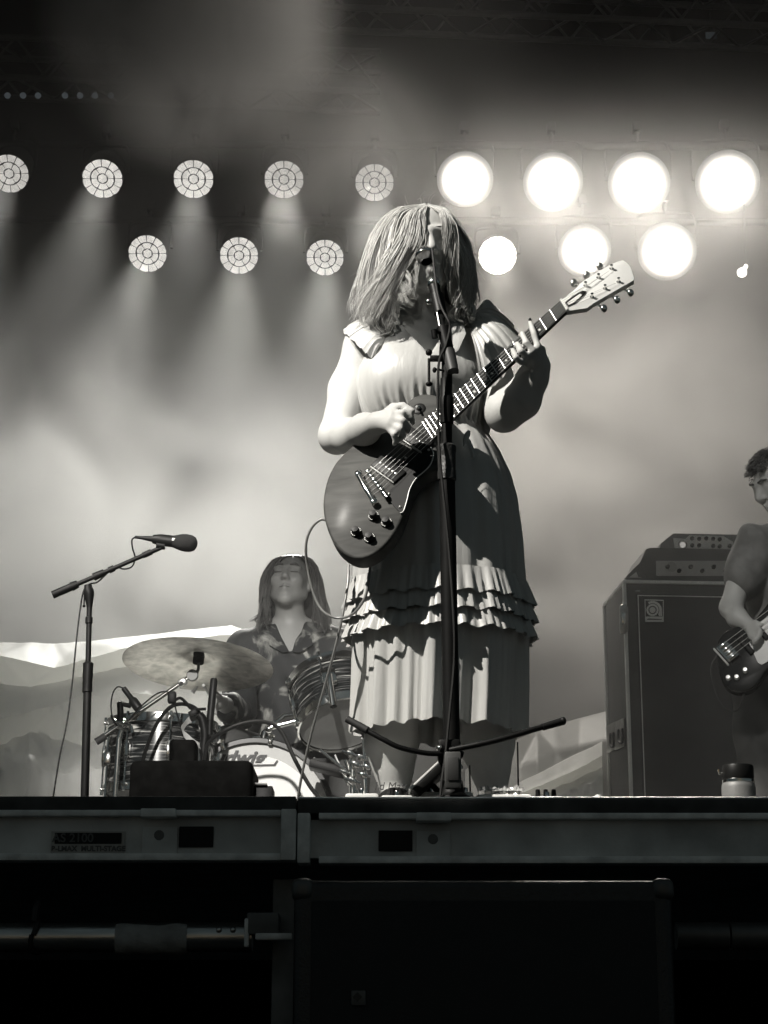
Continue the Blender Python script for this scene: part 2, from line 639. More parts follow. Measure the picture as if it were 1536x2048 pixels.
# ---- front edge: two deck modules
def px2(px, py):                   # point on the front plane of the stage
    return at(px, py, EDGE)
def rect(mb, x0, y0, x1, y1, front, depth, bevel=0.0):
    """box whose front face covers the pixel rectangle on the stage front, `front` metres proud of it"""
    a, b = px2(x0, y0), px2(x1, y1)
    c = (a + b) / 2
    mb.box((c.x, EDGE - front + depth / 2, c.z), (abs(b.x - a.x), depth, abs(a.z - b.z)), bevel=bevel)
    return mb
PLATE = M('label_plate', 0.33, 0.5, 0.3, var=.2)
RECESS = M('recess_black', 0.006, 0.8)
INK = M('label_ink', 0.09, 0.6)
INKL = M('label_ink_pale', 0.10, 0.6)
def deck_module(x0, x1, top, bot, label, postl, postr):
    r = thing('stage_deck', label, 'stage deck', ((px2(x0, bot).x + px2(x1, bot).x) / 2, EDGE, px2(0, bot).z))
    rect(MB(), x0, top + 2, x1, top + 30, .004, .05, .002).build('plywood_edge', M('plywood_edge_black', .05, .8, var=.5, vscale=14), r)
    MB().tube([Vector((px2(x0, top).x, EDGE + .004, DECK + .001)), Vector((px2(x1, top).x, EDGE + .004, DECK + .001))], .0032, 8).build('edge_strip', M('edge_bright', .8, .3, .9), r)
    rect(MB(), x0 + (42 if postl else 0), top + 30, x1 - (30 if postr else 0), top + 42, .012, .05, .002).build('top_rail', FRAME, r)
    rect(MB(), x0, top + 42, x1, top + 118, -.010, .02).build('side_panel', PANEL, r)
    rect(MB(), x0 + (42 if postl else 0), top + 117, x1 - (30 if postr else 0), top + 131, .016, .056, .002).build('bottom_rail', FRAME, r)
    if postl:
        rect(MB(), x0, top + 31, x0 + 24, top + 131, .020, .06, .003).build('corner_post', FRAME, r)
    if postr:
        rect(MB(), x1 - 29, top + 29, x1, top + 131, .020, .06, .003).build('corner_post', FRAME, r)
    return r
dl = deck_module(-900, 592, 1591, 1722, 'grey aluminium stage deck front with a nameplate, left of the joint', False, True)
dr = deck_module(596, 2400, 1597, 1728, 'grey aluminium stage deck front right of the joint, behind the black speaker', True, False)
for (r, lx, hx, y) in ((dl, 284, 358, 1620), (dr, 832, 757, 1628)):
    o = rect(MB(), lx, y, lx + 70, y + 17, .030, .045, .003).build('latch_hook', FRAME, r)
    p = rect(MB(), lx + 1, y + 34, lx + 69, y + 92, -.002, .008, .001).build('latch_plate', PANEL, r)
    c = px2(lx + 34, y + 50)
    MB().lathe([(.0, .004), (.009, .004), (.011, .002), (.0125, -.002), (.0125, -.006)], (c.x, EDGE + .004, c.z), (0, -1, 0), 20).build('lock_bolt', M('bolt_dark', .14, .6), p)
    rect(MB(), hx, y + 32, hx + 68, y + 74, -.006, .004, .0015).build('hand_hole', RECESS, r)
pl = rect(MB(), 102, 1662, 248, 1708, -.0065, .003).build('nameplate', PLATE, dl)
rect(MB(), 109, 1665, 242, 1687, -.0052, .003).build('nameplate_band', RECESS, pl)
a = px2(145, 1676)
text_mesh('lettering', 'AS 2100', .026, (a.x, EDGE + .0045, a.z), (1, 0, 0), (0, 0, 1), INKL, pl, offset=.0004)
a = px2(176, 1697)
text_mesh('lettering', 'B-LMAX  MULTI-STAGE', .0155, (a.x, EDGE + .0055, a.z), (1, 0, 0), (0, 0, 1), INK, pl, offset=.0006)

# ---- under the stage: tube, sleeve and leg
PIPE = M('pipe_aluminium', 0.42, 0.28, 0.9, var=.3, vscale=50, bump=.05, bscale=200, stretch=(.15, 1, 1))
YP = 4.36
r = thing('scaffold_tube', 'shiny horizontal aluminium tube under the left stage deck', 'tube', (at(200, 1870, YP).x, YP, at(200, 1900, YP).z))
a, b = at(-260, 1876, YP), at(505, 1874, YP)
rp = .031
MB().tube([a, b], rp, 28).build('tube', PIPE, r)
for x in (440, 468):
    c = at(x, 1862, YP)
    MB().ball((c.x, YP - rp * .88, c.z), (.007, .006, .007)).build('rivet', PIPE, r)
a2, b2 = at(233, 1876, YP), at(376, 1876, YP)
TAPE = M('paper_tape', 0.28, 0.8, var=.25, vscale=25, bump=.2, bscale=90)
P = []
for i in range(13):
    t = i / 12
    row = []
    for j in range(20):
        ang = lerp(-2.6, .95 + .12 * math.sin(t * 9), j / 19)
        rr = rp + .0022 + .0012 * math.sin(t * 17 + j)
        c = lerp(a2, b2, t)
        row.append(c + Vector((0, -math.cos(ang) * rr, math.sin(ang) * rr)))
    P.append(row)
MB().grid(P).build('paper_tape', TAPE, r, fix=False)
c = at(72, 1872, YP)
ring = [c + Vector((.006 * math.sin(k * .6), -math.cos(k / 20 * 6.2832) * (rp + .005), math.sin(k / 20 * 6.2832) * (rp + .005))) for k in range(21)]
MB().tube(ring, .0055, 8).tube(catmull([c + Vector((0, -.03, .03)), c + Vector((.002, -.03, .055)), c + Vector((.004, -.02, .068))], 4), .007, 8).build('cable_tie', RUBBER, r)
r = thing('stage_bracket', 'dark steel corner leg with clamp holding the aluminium tube', 'bracket', (at(575, 1900, 4.36).x, 4.4, 0))
a = at(575, 1740, 4.40)
MB().box((a.x, 4.42, (a.z - .02) / 2), (.062, .05, a.z - .02), bevel=.004).build('leg_post', M('leg_dull', .16, .6, var=.3), r)
c = at(528, 1850, YP)
MB().box((c.x, YP - .01, c.z), (.068, .075, .046), bevel=.004).build('clamp_block', M('clamp_cast', .12, .6, 0, var=.3), r)
c = at(550, 1876, YP)
MB().box((c.x, YP - .035, c.z), (.078, .03, .014), bevel=.003).build('clamp_bolt_bar', FRAME, r)
c = at(496, 1868, YP)
MB().box((c.x, YP - .005, c.z), (.010, .085, .06), bevel=.003).build('clamp_flange', FRAME, r)
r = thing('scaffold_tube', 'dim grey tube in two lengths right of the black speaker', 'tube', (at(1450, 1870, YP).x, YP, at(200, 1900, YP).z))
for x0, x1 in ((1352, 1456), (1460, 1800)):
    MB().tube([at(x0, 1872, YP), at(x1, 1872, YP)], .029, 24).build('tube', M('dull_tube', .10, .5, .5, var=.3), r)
tag(MB().box((0, 4.75, .8), (13, .02, 1.6)).build('stage_skirt', CLOTHB), 'black cloth hanging behind the tubes under the stage', 'skirt')

# ---- black loudspeaker in the pit
YS = 3.98
a, b = at(588, 1760, YS), at(1343, 1760, YS)
w, zt = b.x - a.x, a.z
xc = (a.x + b.x) / 2
r = thing('speaker_cabinet', 'big black loudspeaker cabinet in front of the stage with a thin bright top edge', 'speaker', (xc, YS + .13, 0))
CABM = M('speaker_paint', .012, .35, var=.3, vscale=60, bump=.25, bscale=220)
MB().box((xc, YS + .13, zt / 2 + .04), (w, .26, zt - .08), bevel=.016, seg=4).build('cabinet', CABM, r)
MB().box((xc, YS - .003, zt / 2 + .04), (w - .07, .01, zt - .16), bevel=.004).build('grille', M('speaker_grille', .008, .7, bump=.3, bscale=400), r)
for s_ in (-1, 1):
    MB().box((xc + s_ * (w / 2 - .017), YS + .026, zt - .018), (.044, .062, .044), bevel=.014, seg=3).build('corner_guard', M('corner_steel', .10, .4, .5, var=.3), r)
    MB().box((xc + s_ * (w / 2 - .1), YS + .13, .04), (.06, .2, .08), bevel=.01).build('foot', RUBBER, r)
c = at(717, 1996, YS - .012)
o = MB().box((c.x, YS - .010, c.z), (.028, .005, .028), bevel=.002).build('badge', M('badge_grey', .10, .5, .2), r)
MB().box((c.x - .002, YS - .0135, c.z + .002), (.013, .002, .013), R=Matrix.Rotation(rad(45), 3, 'Y')).build('badge_mark', M('badge_mark', .03, .5), o)
# ================================================================ stage lamps upstage
YL = 11.0
HOUSE = M('lamp_housing', .005, .7, var=.3, spec=.05)
LED = [emit('led_lens_%d' % i, s, var=.22, vscale=22) for i, s in enumerate((.62, .74, .86))]
LEDHOT = emit('led_lens_hot', 3.0)
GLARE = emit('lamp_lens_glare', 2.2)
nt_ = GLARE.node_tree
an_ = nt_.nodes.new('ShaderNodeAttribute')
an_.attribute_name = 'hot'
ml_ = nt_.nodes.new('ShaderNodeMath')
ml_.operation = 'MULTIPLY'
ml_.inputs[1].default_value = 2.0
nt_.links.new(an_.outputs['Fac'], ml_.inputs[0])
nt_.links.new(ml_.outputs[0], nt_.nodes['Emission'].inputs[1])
AIMZ = DECK + .4
def lamp_frame(c, aim):
    n = (Vector(aim) - c).normalized()
    x = n.cross(Vector((0, 0, 1))).normalized()
    y = x.cross(n)
    return x, y, n                 # right, up, facing
def cell(r0, r1, a0, a1, R, n, hexa=False):
    """outline of one lens cell (local 2D), corners softened"""
    out = []
    if hexa:
        return [(R * r1 * math.cos(k * math.pi / 3 + math.pi / 6), R * r1 * math.sin(k * math.pi / 3 + math.pi / 6)) for k in range(6)]
    q = n
    inset = .10 * (a1 - a0)
    for i in range(q + 1):
        a = lerp(a0, a1, i / q)
        rr = r1 - (.03 if i in (0, q) else 0)
        out.append((R * rr * math.cos(a), R * rr * math.sin(a)))
    for i in range(q + 1):
        a = lerp(a1, a0, i / q)
        out.append((R * r0 * math.cos(a), R * r0 * math.sin(a)))
    return out
def cell_set(g):
    out = [cell(0, .27 - g, 0, 0, 1, 0, True)]
    for k in range(6):
        a = k * math.pi / 3 + math.pi / 6
        out.append(cell(.255 + g, .605 - g, a - math.pi / 6 + g * 1.6, a + math.pi / 6 - g * 1.6, 1, 4))
    for k in range(12):
        a = k * math.pi / 6 + math.pi / 12
        out.append(cell(.605 + g, 1.0, a - math.pi / 12 + g * .9, a + math.pi / 12 - g * .9, 1, 4))
    return out
CELLS = cell_set(.030)
CELLS_HOT = cell_set(.006)
def lamp_body(r, c, X, Yv, N, R, mat_cells=None, glare=None, cells=CELLS):
    MB().lathe([(.02, -.24), (R * .75, -.24), (R * .95, -.2), (R * 1.02, -.06), (R * 1.03, .002), (R * 1.0, .004), (R * .99, -.012), (.01, -.012)], c, N, 32, closed=False).build('housing', HOUSE, r)
    # yoke and clamp up to its pipe
    yk = [c + X * R * 1.16 - N * .1, c + X * R * 1.16 - N * .11 + Vector((0, 0, R * 1.1)), c + X * R * .8 - N * .12 + Vector((0, 0, R * 1.45)),
          c - X * R * .8 - N * .12 + Vector((0, 0, R * 1.45)), c - X * R * 1.16 - N * .11 + Vector((0, 0, R * 1.1)), c - X * R * 1.16 - N * .1]
    MB().tube(catmull(yk, 4), .010, 6).build('yoke', HOUSE, r)
    t = c - N * .12 + Vector((0, 0, R * 1.45))
    MB().tube([t, t + Vector((0, 0, .09))], .012, 8).box(t + Vector((0, 0, .1)), (.05, .07, .06), bevel=.006).build('clamp', HOUSE, r)
    if mat_cells:
        for poly in cells:
            pts = [c + X * (u * R) + Yv * (v * R) - N * .004 for (u, v) in poly]
            MB().prism(pts, N * .010, bevel=.002).build('lens', mat_cells, r, sharp=60)
    else:
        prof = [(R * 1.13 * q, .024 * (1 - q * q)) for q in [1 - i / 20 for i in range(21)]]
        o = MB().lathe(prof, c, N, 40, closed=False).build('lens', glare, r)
        at_ = o.data.attributes.new('hot', 'FLOAT', 'POINT')      # overexposure bloom painted in: oversized lens, emission fading to its rim
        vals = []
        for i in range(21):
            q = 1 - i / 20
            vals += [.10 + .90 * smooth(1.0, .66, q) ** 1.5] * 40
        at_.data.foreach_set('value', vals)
lamps = []
upper = [(18, 347, 39.5, 0, 'first'), (205, 357, 40, 2, 'second'), (387, 358, 39.5, 2, 'third'), (568, 359, 39, 1, 'fourth'), (749, 365, 38.5, 0, 'fifth')]
lower = [(295, 507, 38, 2, 'first'), (478, 511, 38, 2, 'second'), (650, 515, 37, 2, 'third')]
hots = [(930, 359, 50), (1106, 364, 53), (1278, 366, 55), (1455, 364, 57)]
hotl = [(1169, 502, 47), (1334, 503, 52)]
def place(px, py, rp_, aimx):
    c = at(px, py, YL)
    return c, rp_ / pxm(c)
for row, lst in (('upper', upper), ('lower', lower)):
    for (px, py, rp_, lv, nth) in lst:
        c, R = place(px, py, rp_, 0)
        # the first lamp of the upper row is turned further out to the left
        aim = Vector((c.x * .75 + (-.7 if px < 100 else -.45 if px < 330 else -.05), 6.6, AIMZ))
        X, Yv, N = lamp_frame(c, aim)
        r = thing('stage_lamp', 'LED stage lamp with nineteen visible lens cells, %s from the left in the %s row' % (nth, row), 'stage lamp', c - N * .24 - Vector((0, 0, R)), 'LED lamps with visible cells')
        lamp_body(r, c, X, Yv, N, R, mat_cells=LED[lv])
        e = {0: 230, 1: 300, 2: 380}[lv] * (1.35 if row == 'lower' else 1.0)
        lamps.append(spot('stage_lamp_beam', c + N * .10, aim + Vector((0, .9, 0)), e * (3.0 if px < 100 else 1.5), 24, .7, R * .8, (1.0, .985, .92)))
c, R = place(995, 511, 38, 0)
aim = Vector((.6, 4.0, AIMZ - .1))
X, Yv, N = lamp_frame(c, aim)
r = thing('stage_lamp', 'glaring LED stage lamp with scalloped rim just right of the singer', 'stage lamp', c - N * .24 - Vector((0, 0, R)), 'LED lamps with visible cells')
lamp_body(r, c, X, Yv, N, R, mat_cells=LEDHOT, cells=CELLS_HOT)
lamps.append(spot('stage_lamp_beam', c + N * .10, Vector((.7, 7.2, DECK)), 330, 30, .6, R * .8))
words = ['first', 'second', 'third', 'rightmost']
for row, lst in (('upper', hots), ('lower', hotl)):
    for i, (px, py, rp_) in enumerate(lst):
        c, R = place(px, py, rp_, 0)
        aim = Vector((c.x * .6, 4.5, 1.6))
        X, Yv, N = lamp_frame(c, aim)
        nth = words[i] if row == 'upper' else ('left', 'right')[i]
        lab = ('blown-out white stage lamp, %s of the four in the upper row' if row == 'upper' else 'blown-out white stage lamp, %s one of the two above the guitar headstock') % nth
        r = thing('stage_lamp', lab, 'stage lamp', c - N * .24 - Vector((0, 0, R)), 'blown-out stage lamps')
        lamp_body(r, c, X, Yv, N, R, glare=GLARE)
        lamps.append(spot('stage_lamp_beam', c + N * .12, Vector((c.x * .7, 7.0, DECK)), 108, 56, .8, R * .9))
        lamps.append(spot('stage_lamp_spill', c + N * .14, aim, 29, 176, .1, R * .9))
# small bare light at the right
c = at(1484, 545, YL)
c2 = at(1491, 534, YL)
r = thing('small_lamp', 'tiny bright bulb hanging alone at the right edge', 'lamp', c - Vector((0, 0, .05)))
k = pxm(c)
MB().ball(c, (10 / k, 10 / k, 10 / k)).build('bulb', LEDHOT, r)
MB().tube([c, c2 + (c2 - c) * .3], [5 / k, 4 / k], 10).build('bulb_neck', LEDHOT, r)
MB().tube([c2, c2 + Vector((.01, 0, .4))], .006, 6).build('wire', CABLE, r)

# ---- pipes the lamps hang from, roof truss, faint far lamps
TRUSS = M('truss_aluminium', .025, .7, .0, var=.3, vscale=30)
for nm, pxl, pxr, py, lab in (('lamp_pipe', -300, 1850, 286, 'black pipe carrying the upper row of stage lamps'), ('lamp_pipe', -300, 1850, 437, 'black pipe carrying the lower row of stage lamps')):
    a, b = at(pxl, py, YL + .1), at(pxr, py + 8, YL + .1)
    tag(MB().tube([a, b], .022, 12).build(nm, BLACKM), lab, 'pipe')
def truss(name, label, A, B, s=.3, n=16):
    A, B = Vector(A), Vector(B)
    r = thing(name, label, 'truss', (A + B) / 2 - Vector((0, 0, s / 2)))
    d = (B - A).normalized()
    up = Vector((0, 0, 1))
    sd = d.cross(up).normalized()
    cs = [(sd * a + up * b) * s / 2 for a, b in ((1, 1), (1, -1), (-1, -1), (-1, 1))]
    for c in cs:
        MB().tube([A + c, B + c], .024, 8).build('chord', TRUSS, r)
    for j in range(4):
        m = MB()
        for i in range(n):
            p, q = lerp(A, B, i / n), lerp(A, B, (i + 1) / n)
            m.tube([p + cs[j], q + cs[(j + 1) % 4]] if i % 2 else [p + cs[(j + 1) % 4], q + cs[j]], .010, 6)
        m.build('lattice_bars', TRUSS, r)
    return r
truss('roof_truss', 'dim lattice truss crossing the dark roof at the upper left', at(-420, 118, 12.4), at(760, 165, 12.4), .3, 18)
truss('roof_truss', 'dim lattice truss at the very top of the picture', at(250, -22, 11.8), at(1900, 50, 11.8), .3, 24)
UNLIT_GLOW = emit('unlit_lens_glow', .05, color=(.8, .92, 1.0))  # lenses of unlit lamps: a faint glow is put into the material
for i, px in enumerate((15, 46, 76, 130, 160, 190, 222)):
    c = at(px, 191, 12.3)
    N = (EYE - c).normalized()
    o = MB().lathe([(.001, .01), (.016, .006), (.02, -.01), (.022, -.06), (.001, -.062)], c, N, 12).build('small_lamp', UNLIT_GLOW)
    tag(o, 'tiny unlit lamp, %s from left, in the row under the far truss' % ('first', 'second', 'third', 'fourth', 'fifth', 'sixth', 'last')[i], 'lamp', 'row of tiny unlit lamps')
c = at(1422, 71, 12.4)
r = thing('roof_sign', 'small pale square tag high at the upper right', 'sign', c - Vector((0, 0, .04)))
MB().box(c, (.075, .012, .05), bevel=.003).build('plate', emit('tag_glow', .02, color=(.8, .95, 1)), r)  # no light source: the plate's pale tone is a weak painted glow
MB().tube([c + Vector((0, 0, .02)), c + Vector((0, 0, 1.2))], .004, 6).build('wire', CABLE, r)

# ---- smoke drifting through the lamps
sm = bpy.data.materials.new('stage_smoke')
sm.use_nodes = True
nt = sm.node_tree
nt.nodes.clear()
out = nt.nodes.new('ShaderNodeOutputMaterial')
pv = nt.nodes.new('ShaderNodeVolumePrincipled')
pv.inputs['Color'].default_value = (.99, .985, .97, 1)
pv.inputs['Anisotropy'].default_value = 0.25
tc = nt.nodes.new('ShaderNodeTexCoord')
def math_n(op, a, b=None, c=None, clamp=False):
    n = nt.nodes.new('ShaderNodeMath')
    n.operation = op
    n.use_clamp = clamp
    for i, v in enumerate((a, b, c)):
        if v is None: continue
        if isinstance(v, (int, float)): n.inputs[i].default_value = v
        else: nt.links.new(v, n.inputs[i])
    return n.outputs[0]
def noise(scale, detail, dist, off=(0, 0, 0), sc=(1, 1, 1)):
    mp = nt.nodes.new('ShaderNodeMapping')
    mp.inputs['Location'].default_value = off
    mp.inputs['Scale'].default_value = sc
    nt.links.new(tc.outputs['Object'], mp.inputs[0])
    n = nt.nodes.new('ShaderNodeTexNoise')
    n.inputs['Scale'].default_value = scale
    n.inputs['Detail'].default_value = detail
    n.inputs['Distortion'].default_value = dist
    nt.links.new(mp.outputs[0], n.inputs['Vector'])
    return n.outputs[0]
def ramp(x, a, b):
    mr = nt.nodes.new('ShaderNodeMapRange')
    mr.interpolation_type = 'SMOOTHSTEP'
    mr.inputs[1].default_value = a
    mr.inputs[2].default_value = b
    nt.links.new(x, mr.inputs[0])
    return mr.outputs[0]
sep = nt.nodes.new('ShaderNodeSeparateXYZ')
nt.links.new(tc.outputs['Object'], sep.inputs[0])
n1 = ramp(noise(.55, 3, .5, (3.1, 0.4, 1.7), (1, .6, 1.15)), .28, .72)
n2 = ramp(noise(1.5, 4, .8, (0, 4, 0), (1, .5, 1)), .15, .85)
cloud = math_n('MULTIPLY', math_n('ADD', math_n('MULTIPLY', n1, .7), .3), math_n('ADD', math_n('MULTIPLY', n2, 1.0), .4))
low = ramp(math_n('ADD', sep.outputs['Z'], math_n('MULTIPLY', n1, -.9)), 5.0, 3.3)      # the smoke lies low and thins upward
dens = math_n('ADD', math_n('MULTIPLY', math_n('MULTIPLY', cloud, math_n('ADD', math_n('MULTIPLY', low, .9), .16)), .15), .010)
def blob(c, r, s):
    """a thicker puff of smoke at a place on the stage"""
    global dens
    v = nt.nodes.new('ShaderNodeVectorMath')
    v.operation = 'DISTANCE'
    nt.links.new(tc.outputs['Object'], v.inputs[0])
    v.inputs[1].default_value = c
    f = ramp(v.outputs['Value'], r, r * .1)
    dens = math_n('ADD', dens, math_n('MULTIPLY', math_n('MULTIPLY', f, s), math_n('ADD', math_n('MULTIPLY', n2, 1.6), -.2, clamp=True)))
blob(at(20, 1100, 8.8), 1.7, .55)
blob(at(520, 1150, 8.9), 1.2, .12)
blob(at(1180, 980, 8.9), 1.7, .60)
blob(at(680, 300, 9.9), .75, .9)
blob(at(390, 30, 9.7), .92, 9.0)
clear = math_n('MULTIPLY', ramp(sep.outputs['X'], .2, 1.0), ramp(sep.outputs['Z'], 5.1, 5.9))      # the air is clean high up on the right
dens = math_n('MULTIPLY', dens, math_n('SUBTRACT', 1.0, math_n('MULTIPLY', clear, .93)))
# extra smoke added round the glaring lamps to give them a halo
rz = ramp(math_n('ABSOLUTE', math_n('SUBTRACT', sep.outputs['Z'], at(1190, 425, 10.8).z)), .75, .05)
rx = ramp(sep.outputs['X'], .15, .7)
ry = ramp(sep.outputs['Y'], 9.7, 10.5)
dens = math_n('ADD', dens, math_n('MULTIPLY', math_n('MULTIPLY', math_n('MULTIPLY', rz, rx), ry), .23))
dens = math_n('MULTIPLY', dens, ramp(sep.outputs['Y'], 5.6, 8.4))
nt.links.new(dens, pv.inputs['Density'])
nt.links.new(pv.outputs[0], out.inputs['Volume'])
b = MB().box((0, 8.2, DECK + 3.9), (12.6, 5.4, 7.7))
o = b.build('stage_smoke', sm)
for v in o.data.vertices:
    v.co = v.co + o.location
o.location = (0, 0, 0)
tag(o, 'drifting pale smoke filling the back of the stage', 'smoke', kind='stuff')
# ================================================================ microphone stands, pedals, things at the stage edge
MICG = M('mic_grille', .10, .4, .7, bump=.6, bscale=700)
TAPEG = M('gaffer_grey', .16, .7, var=.3)
# ---- main stand in front of the singer
YM = 4.385
def am(px, py, dy=0.0):
    return at(px, py, YM + dy)
base = am(901, 1597)
base.z = DECK
r = thing('microphone_stand', 'tall black straight stand with short boom in front of the singer', 'mic stand', base)
q = am(905, 1590); q.z = DECK
MB().lathe([(.001, .002), (.055, .002), (.057, .006), (.054, .012), (.035, .016), (.026, .024), (.022, .05)], q, (0, 0, 1), 40).build('base', BLACK, r)
p0, p1 = Vector((q.x, YM, DECK + .02)), am(893, 900)
MB().tube([p0, p1], .0185, 24).build('lower_tube', BLACK, r)
p2 = am(894, 725)
MB().tube([p1, p2], [.0128, .0128], 20).build('upper_tube', BLACK, r)
ax = (p1 - p0).normalized()
MB().lathe([(.0186, -.075), (.0215, -.072), (.0215, -.05), (.0205, -.048), (.0212, -.01), (.0225, 0), (.0225, .008), (.019, .012), (.013, .013)], p1 - ax * .0, ax, 24).build('clutch', M('clutch_worn', .022, .5, var=.7, vscale=40, bump=.3, bscale=90), r)
p15 = am(893, 806)
MB().lathe([(.013, -.05), (.0155, -.05), (.0168, -.01), (.0168, .012), (.0145, .016), (.0132, .06)], p15, ax, 20).build('collar', BLACK, r)
# boom clamp and short boom
k0, k1, k2 = am(906, 742, -.03), am(886, 655, .0), am(858, 530, .05)
bd = (k1 - k0).normalized()
MB().tube([k0, k0 + (k1 - k0) * .46], [.0135, .0155], 20).build('counterweight', M('weight_grey', .035, .5, var=.3), r)
MB().tube([k0 + (k1 - k0) * .40, k0 + (k1 - k0) * .98], [.0125, .0165], 20).tube([am(893, 690, 0), am(891, 720, 0)], .016, 16).build('boom_joint', BLACK, r)
MB().tube([am(886, 660, -.002), am(869, 580, .035)], .0078, 14).tube([am(880, 655, -.01), am(870, 600, .018)], .0035, 8).build('boom_tube', CHROME if False else M('boom_dark', .03, .25, .6), r)
MB().tube([am(873, 663, -.02), am(884, 667, -.012)], .004, 8).tube([am(868, 660, -.02), am(870, 676, -.02)], [.008, .007], 12).build('joint_knob', BLACK, r)
MB().tube([am(877, 605, .02), am(866, 608, .02)], .004, 8).ball(am(858, 603, .02), (.0075, .006, .0075)).build('clip_knob', CHROME, r)
# crank handle on the side
MB().box(am(873, 717, -.01), (.03, .014, .013), bevel=.002).tube([am(858, 717, -.012), am(858, 768, -.012)], .0032, 8).ball(am(858, 705, -.012), .008).ball(am(858, 768, -.012), (.008, .008, .006)).build('crank_handle', BLACK, r)
MB().tube([am(866, 738, -.01), am(888, 741, -.01)], .0025, 6).ball(am(869, 740, -.012), (.005, .004, .007)).box(am(908, 744, -.008), (.022, .01, .007), bevel=.002).build('cable_hook', BLACK, r)
# ---- microphone in its clip
t0, t1 = am(884, 640, .01), am(857, 521, .065)
md = (t1 - t0).normalized()
r = thing('microphone', 'dark vocal microphone with shiny wire head at the singer mouth', 'microphone', t0)
MB().lathe([(.001, 0), (.0085, .0), (.010, .01), (.0105, .05), (.0135, .09), (.0145, .105), (.001, .106)], t0, md, 24).build('handle', BLACKP, r)
hb = t0 + md * .106
MB().lathe([(.0146, -.003), (.0165, 0), (.0165, .006), (.0146, .008)], hb, md, 24).build('ring', CHROME, r)
gc = am(850, 512, .075)
gx, gy, ga = frame_from((gc - hb).normalized())
MB().lathe([(.014, -.02), (.020, -.012), (.0225, 0), (.0225, .004), (.0205, .012), (.014, .021), (.006, .0245), (.001, .025)], gc, ga, 28, closed=False).build('grille', MICG, r)
MB().lathe([(.0226, -.002), (.0240, 0), (.0240, .004), (.0226, .006)], gc, ga, 28).build('grille_band', CHROME, r)
m = MB()
for k in range(9):
    a = k * math.pi / 9
    d = gx * math.cos(a) + gy * math.sin(a)
    m.tube([gc + ga * (.024 * math.cos(t)) + d * (.0232 * math.sin(t)) for t in [(-1.5 + 3.0 * i / 12) for i in range(13)]], .0007, 4, caps=False)
m.build('grille_wires', CHROME, r)
MB().tube([t0 + md * .02 + Vector((.0, -.004, -.002)), t0 + md * .075 + Vector((0, -.003, 0))], .0155, 18, caps=False).build('clip', BLACKP, r)
o = MB().tube(catmull([am(864, 497, .05), am(867, 520, .04), am(873, 575, .015), am(882, 612, -.01), am(896, 640, -.025), am(900, 655, -.025), am(892, 690, -.03), am(879, 720, -.03),
    am(876, 760, -.028), am(876, 830, -.028), am(879, 905, -.034), am(884, 960, -.03), am(898, 1100, -.03), am(908, 1250, -.034), am(908, 1330, -.03), am(900, 1420, -.034), am(892, 1500, -.04), am(884, 1560, -.05), am(880, 1600, -.06)], 6), .0031, 8).build('microphone_cable', CABLEG if False else M('mic_cable', .022, .6, spec=.2), None)
tag(o, 'thin dark cable running down the stand in front of the singer', 'cable')

# ---- clamp with two curved arms low on the stand
c = am(900, 1502)
r = thing('gooseneck_holder', 'pair of black curved arms clamped low on the main stand', 'holder', c)
YA = YM - .03
MB().tube(catmull([at(696, 1440, YA), at(730, 1459, YA - .01), at(765, 1478, YA - .02), at(800, 1495, YA - .02), at(850, 1506, YA - .01), at(895, 1507, YA)], 8), .0062, 10).build('arm', BLACK, r)
MB().tube([at(694, 1438, YA), at(735, 1461, YA - .012)], [.0078, .0088], 12).build('arm_sleeve', RUBBER, r)
MB().tube(catmull([at(893, 1502, YA), at(915, 1497, YA - .01), at(960, 1488, YA - .02), at(1010, 1476, YA - .02), at(1070, 1458, YA - .01), at(1122, 1443, YA)], 8), .0066, 10).build('arm', BLACK, r)
MB().tube([at(1085, 1454, YA - .008), at(1122, 1443, YA)], [.0082, .0092], 12).ball(at(1126, 1442, YA), (.0075, .008, .0095)).build('arm_sleeve', BLACKP, r)
MB().box(am(898, 1503, -.01), (.05, .05, .05), bevel=.008).tube([am(880, 1496, -.035), am(925, 1510, -.02)], .009, 10).build('clamp', BLACK, r)
MB().ball(am(880, 1497, -.03), (.009, .01, .008)).tube([am(882, 1490, -.03), am(890, 1492, -.03)], .005, 8).ball(am(919, 1536, -.02), (.008, .008, .01)).build('clamp_screw', CHROME, r)
# ---- tilted board and little grey box at the foot of the stand
A, B = at(818, 1582, 4.40), at(893, 1512, 4.42)
A.z = max(A.z, DECK + .012)
d = (B - A).normalized()
nrm = Vector((-d.z, -.0, d.x))
r = thing('tilted_board', 'small black board with pale edge leaning against the stand foot', 'board', (A.x, 4.46, DECK))
R = Matrix((d, Vector((0, 1, 0)), nrm)).transposed()
MB().box((A + B) / 2 + Vector((0, .05, 0)) - nrm * .012, ((B - A).length, .14, .018), R=R, bevel=.003).build('board', BLACK, r)
MB().box((A + B) / 2 + Vector((0, .05, 0)) + nrm * .001, ((B - A).length * .96, .13, .005), R=R, bevel=.001).build('paper', WHITEP, r)
s0 = lerp(A, B, .45) + Vector((0, .05, 0)) - nrm * .02
MB().tube([s0, Vector((s0.x + .05, s0.y, DECK))], .007, 8).build('prop_leg', BLACK, r)
c = am(905, 1572, -.03)
r = thing('transmitter_box', 'small grey box standing at the foot of the main stand', 'box', (c.x, YM - .05, DECK + .024))
MB().box((c.x, YM - .06, DECK + .024 + .04), (.036, .022, .08), bevel=.004).build('case', M('box_grey', .07, .5, 0, var=.2), r)
MB().box((c.x, YM - .0725, DECK + .024 + .042), (.024, .003, .05), bevel=.001).build('face_plate', M('box_face', .05, .5), r)

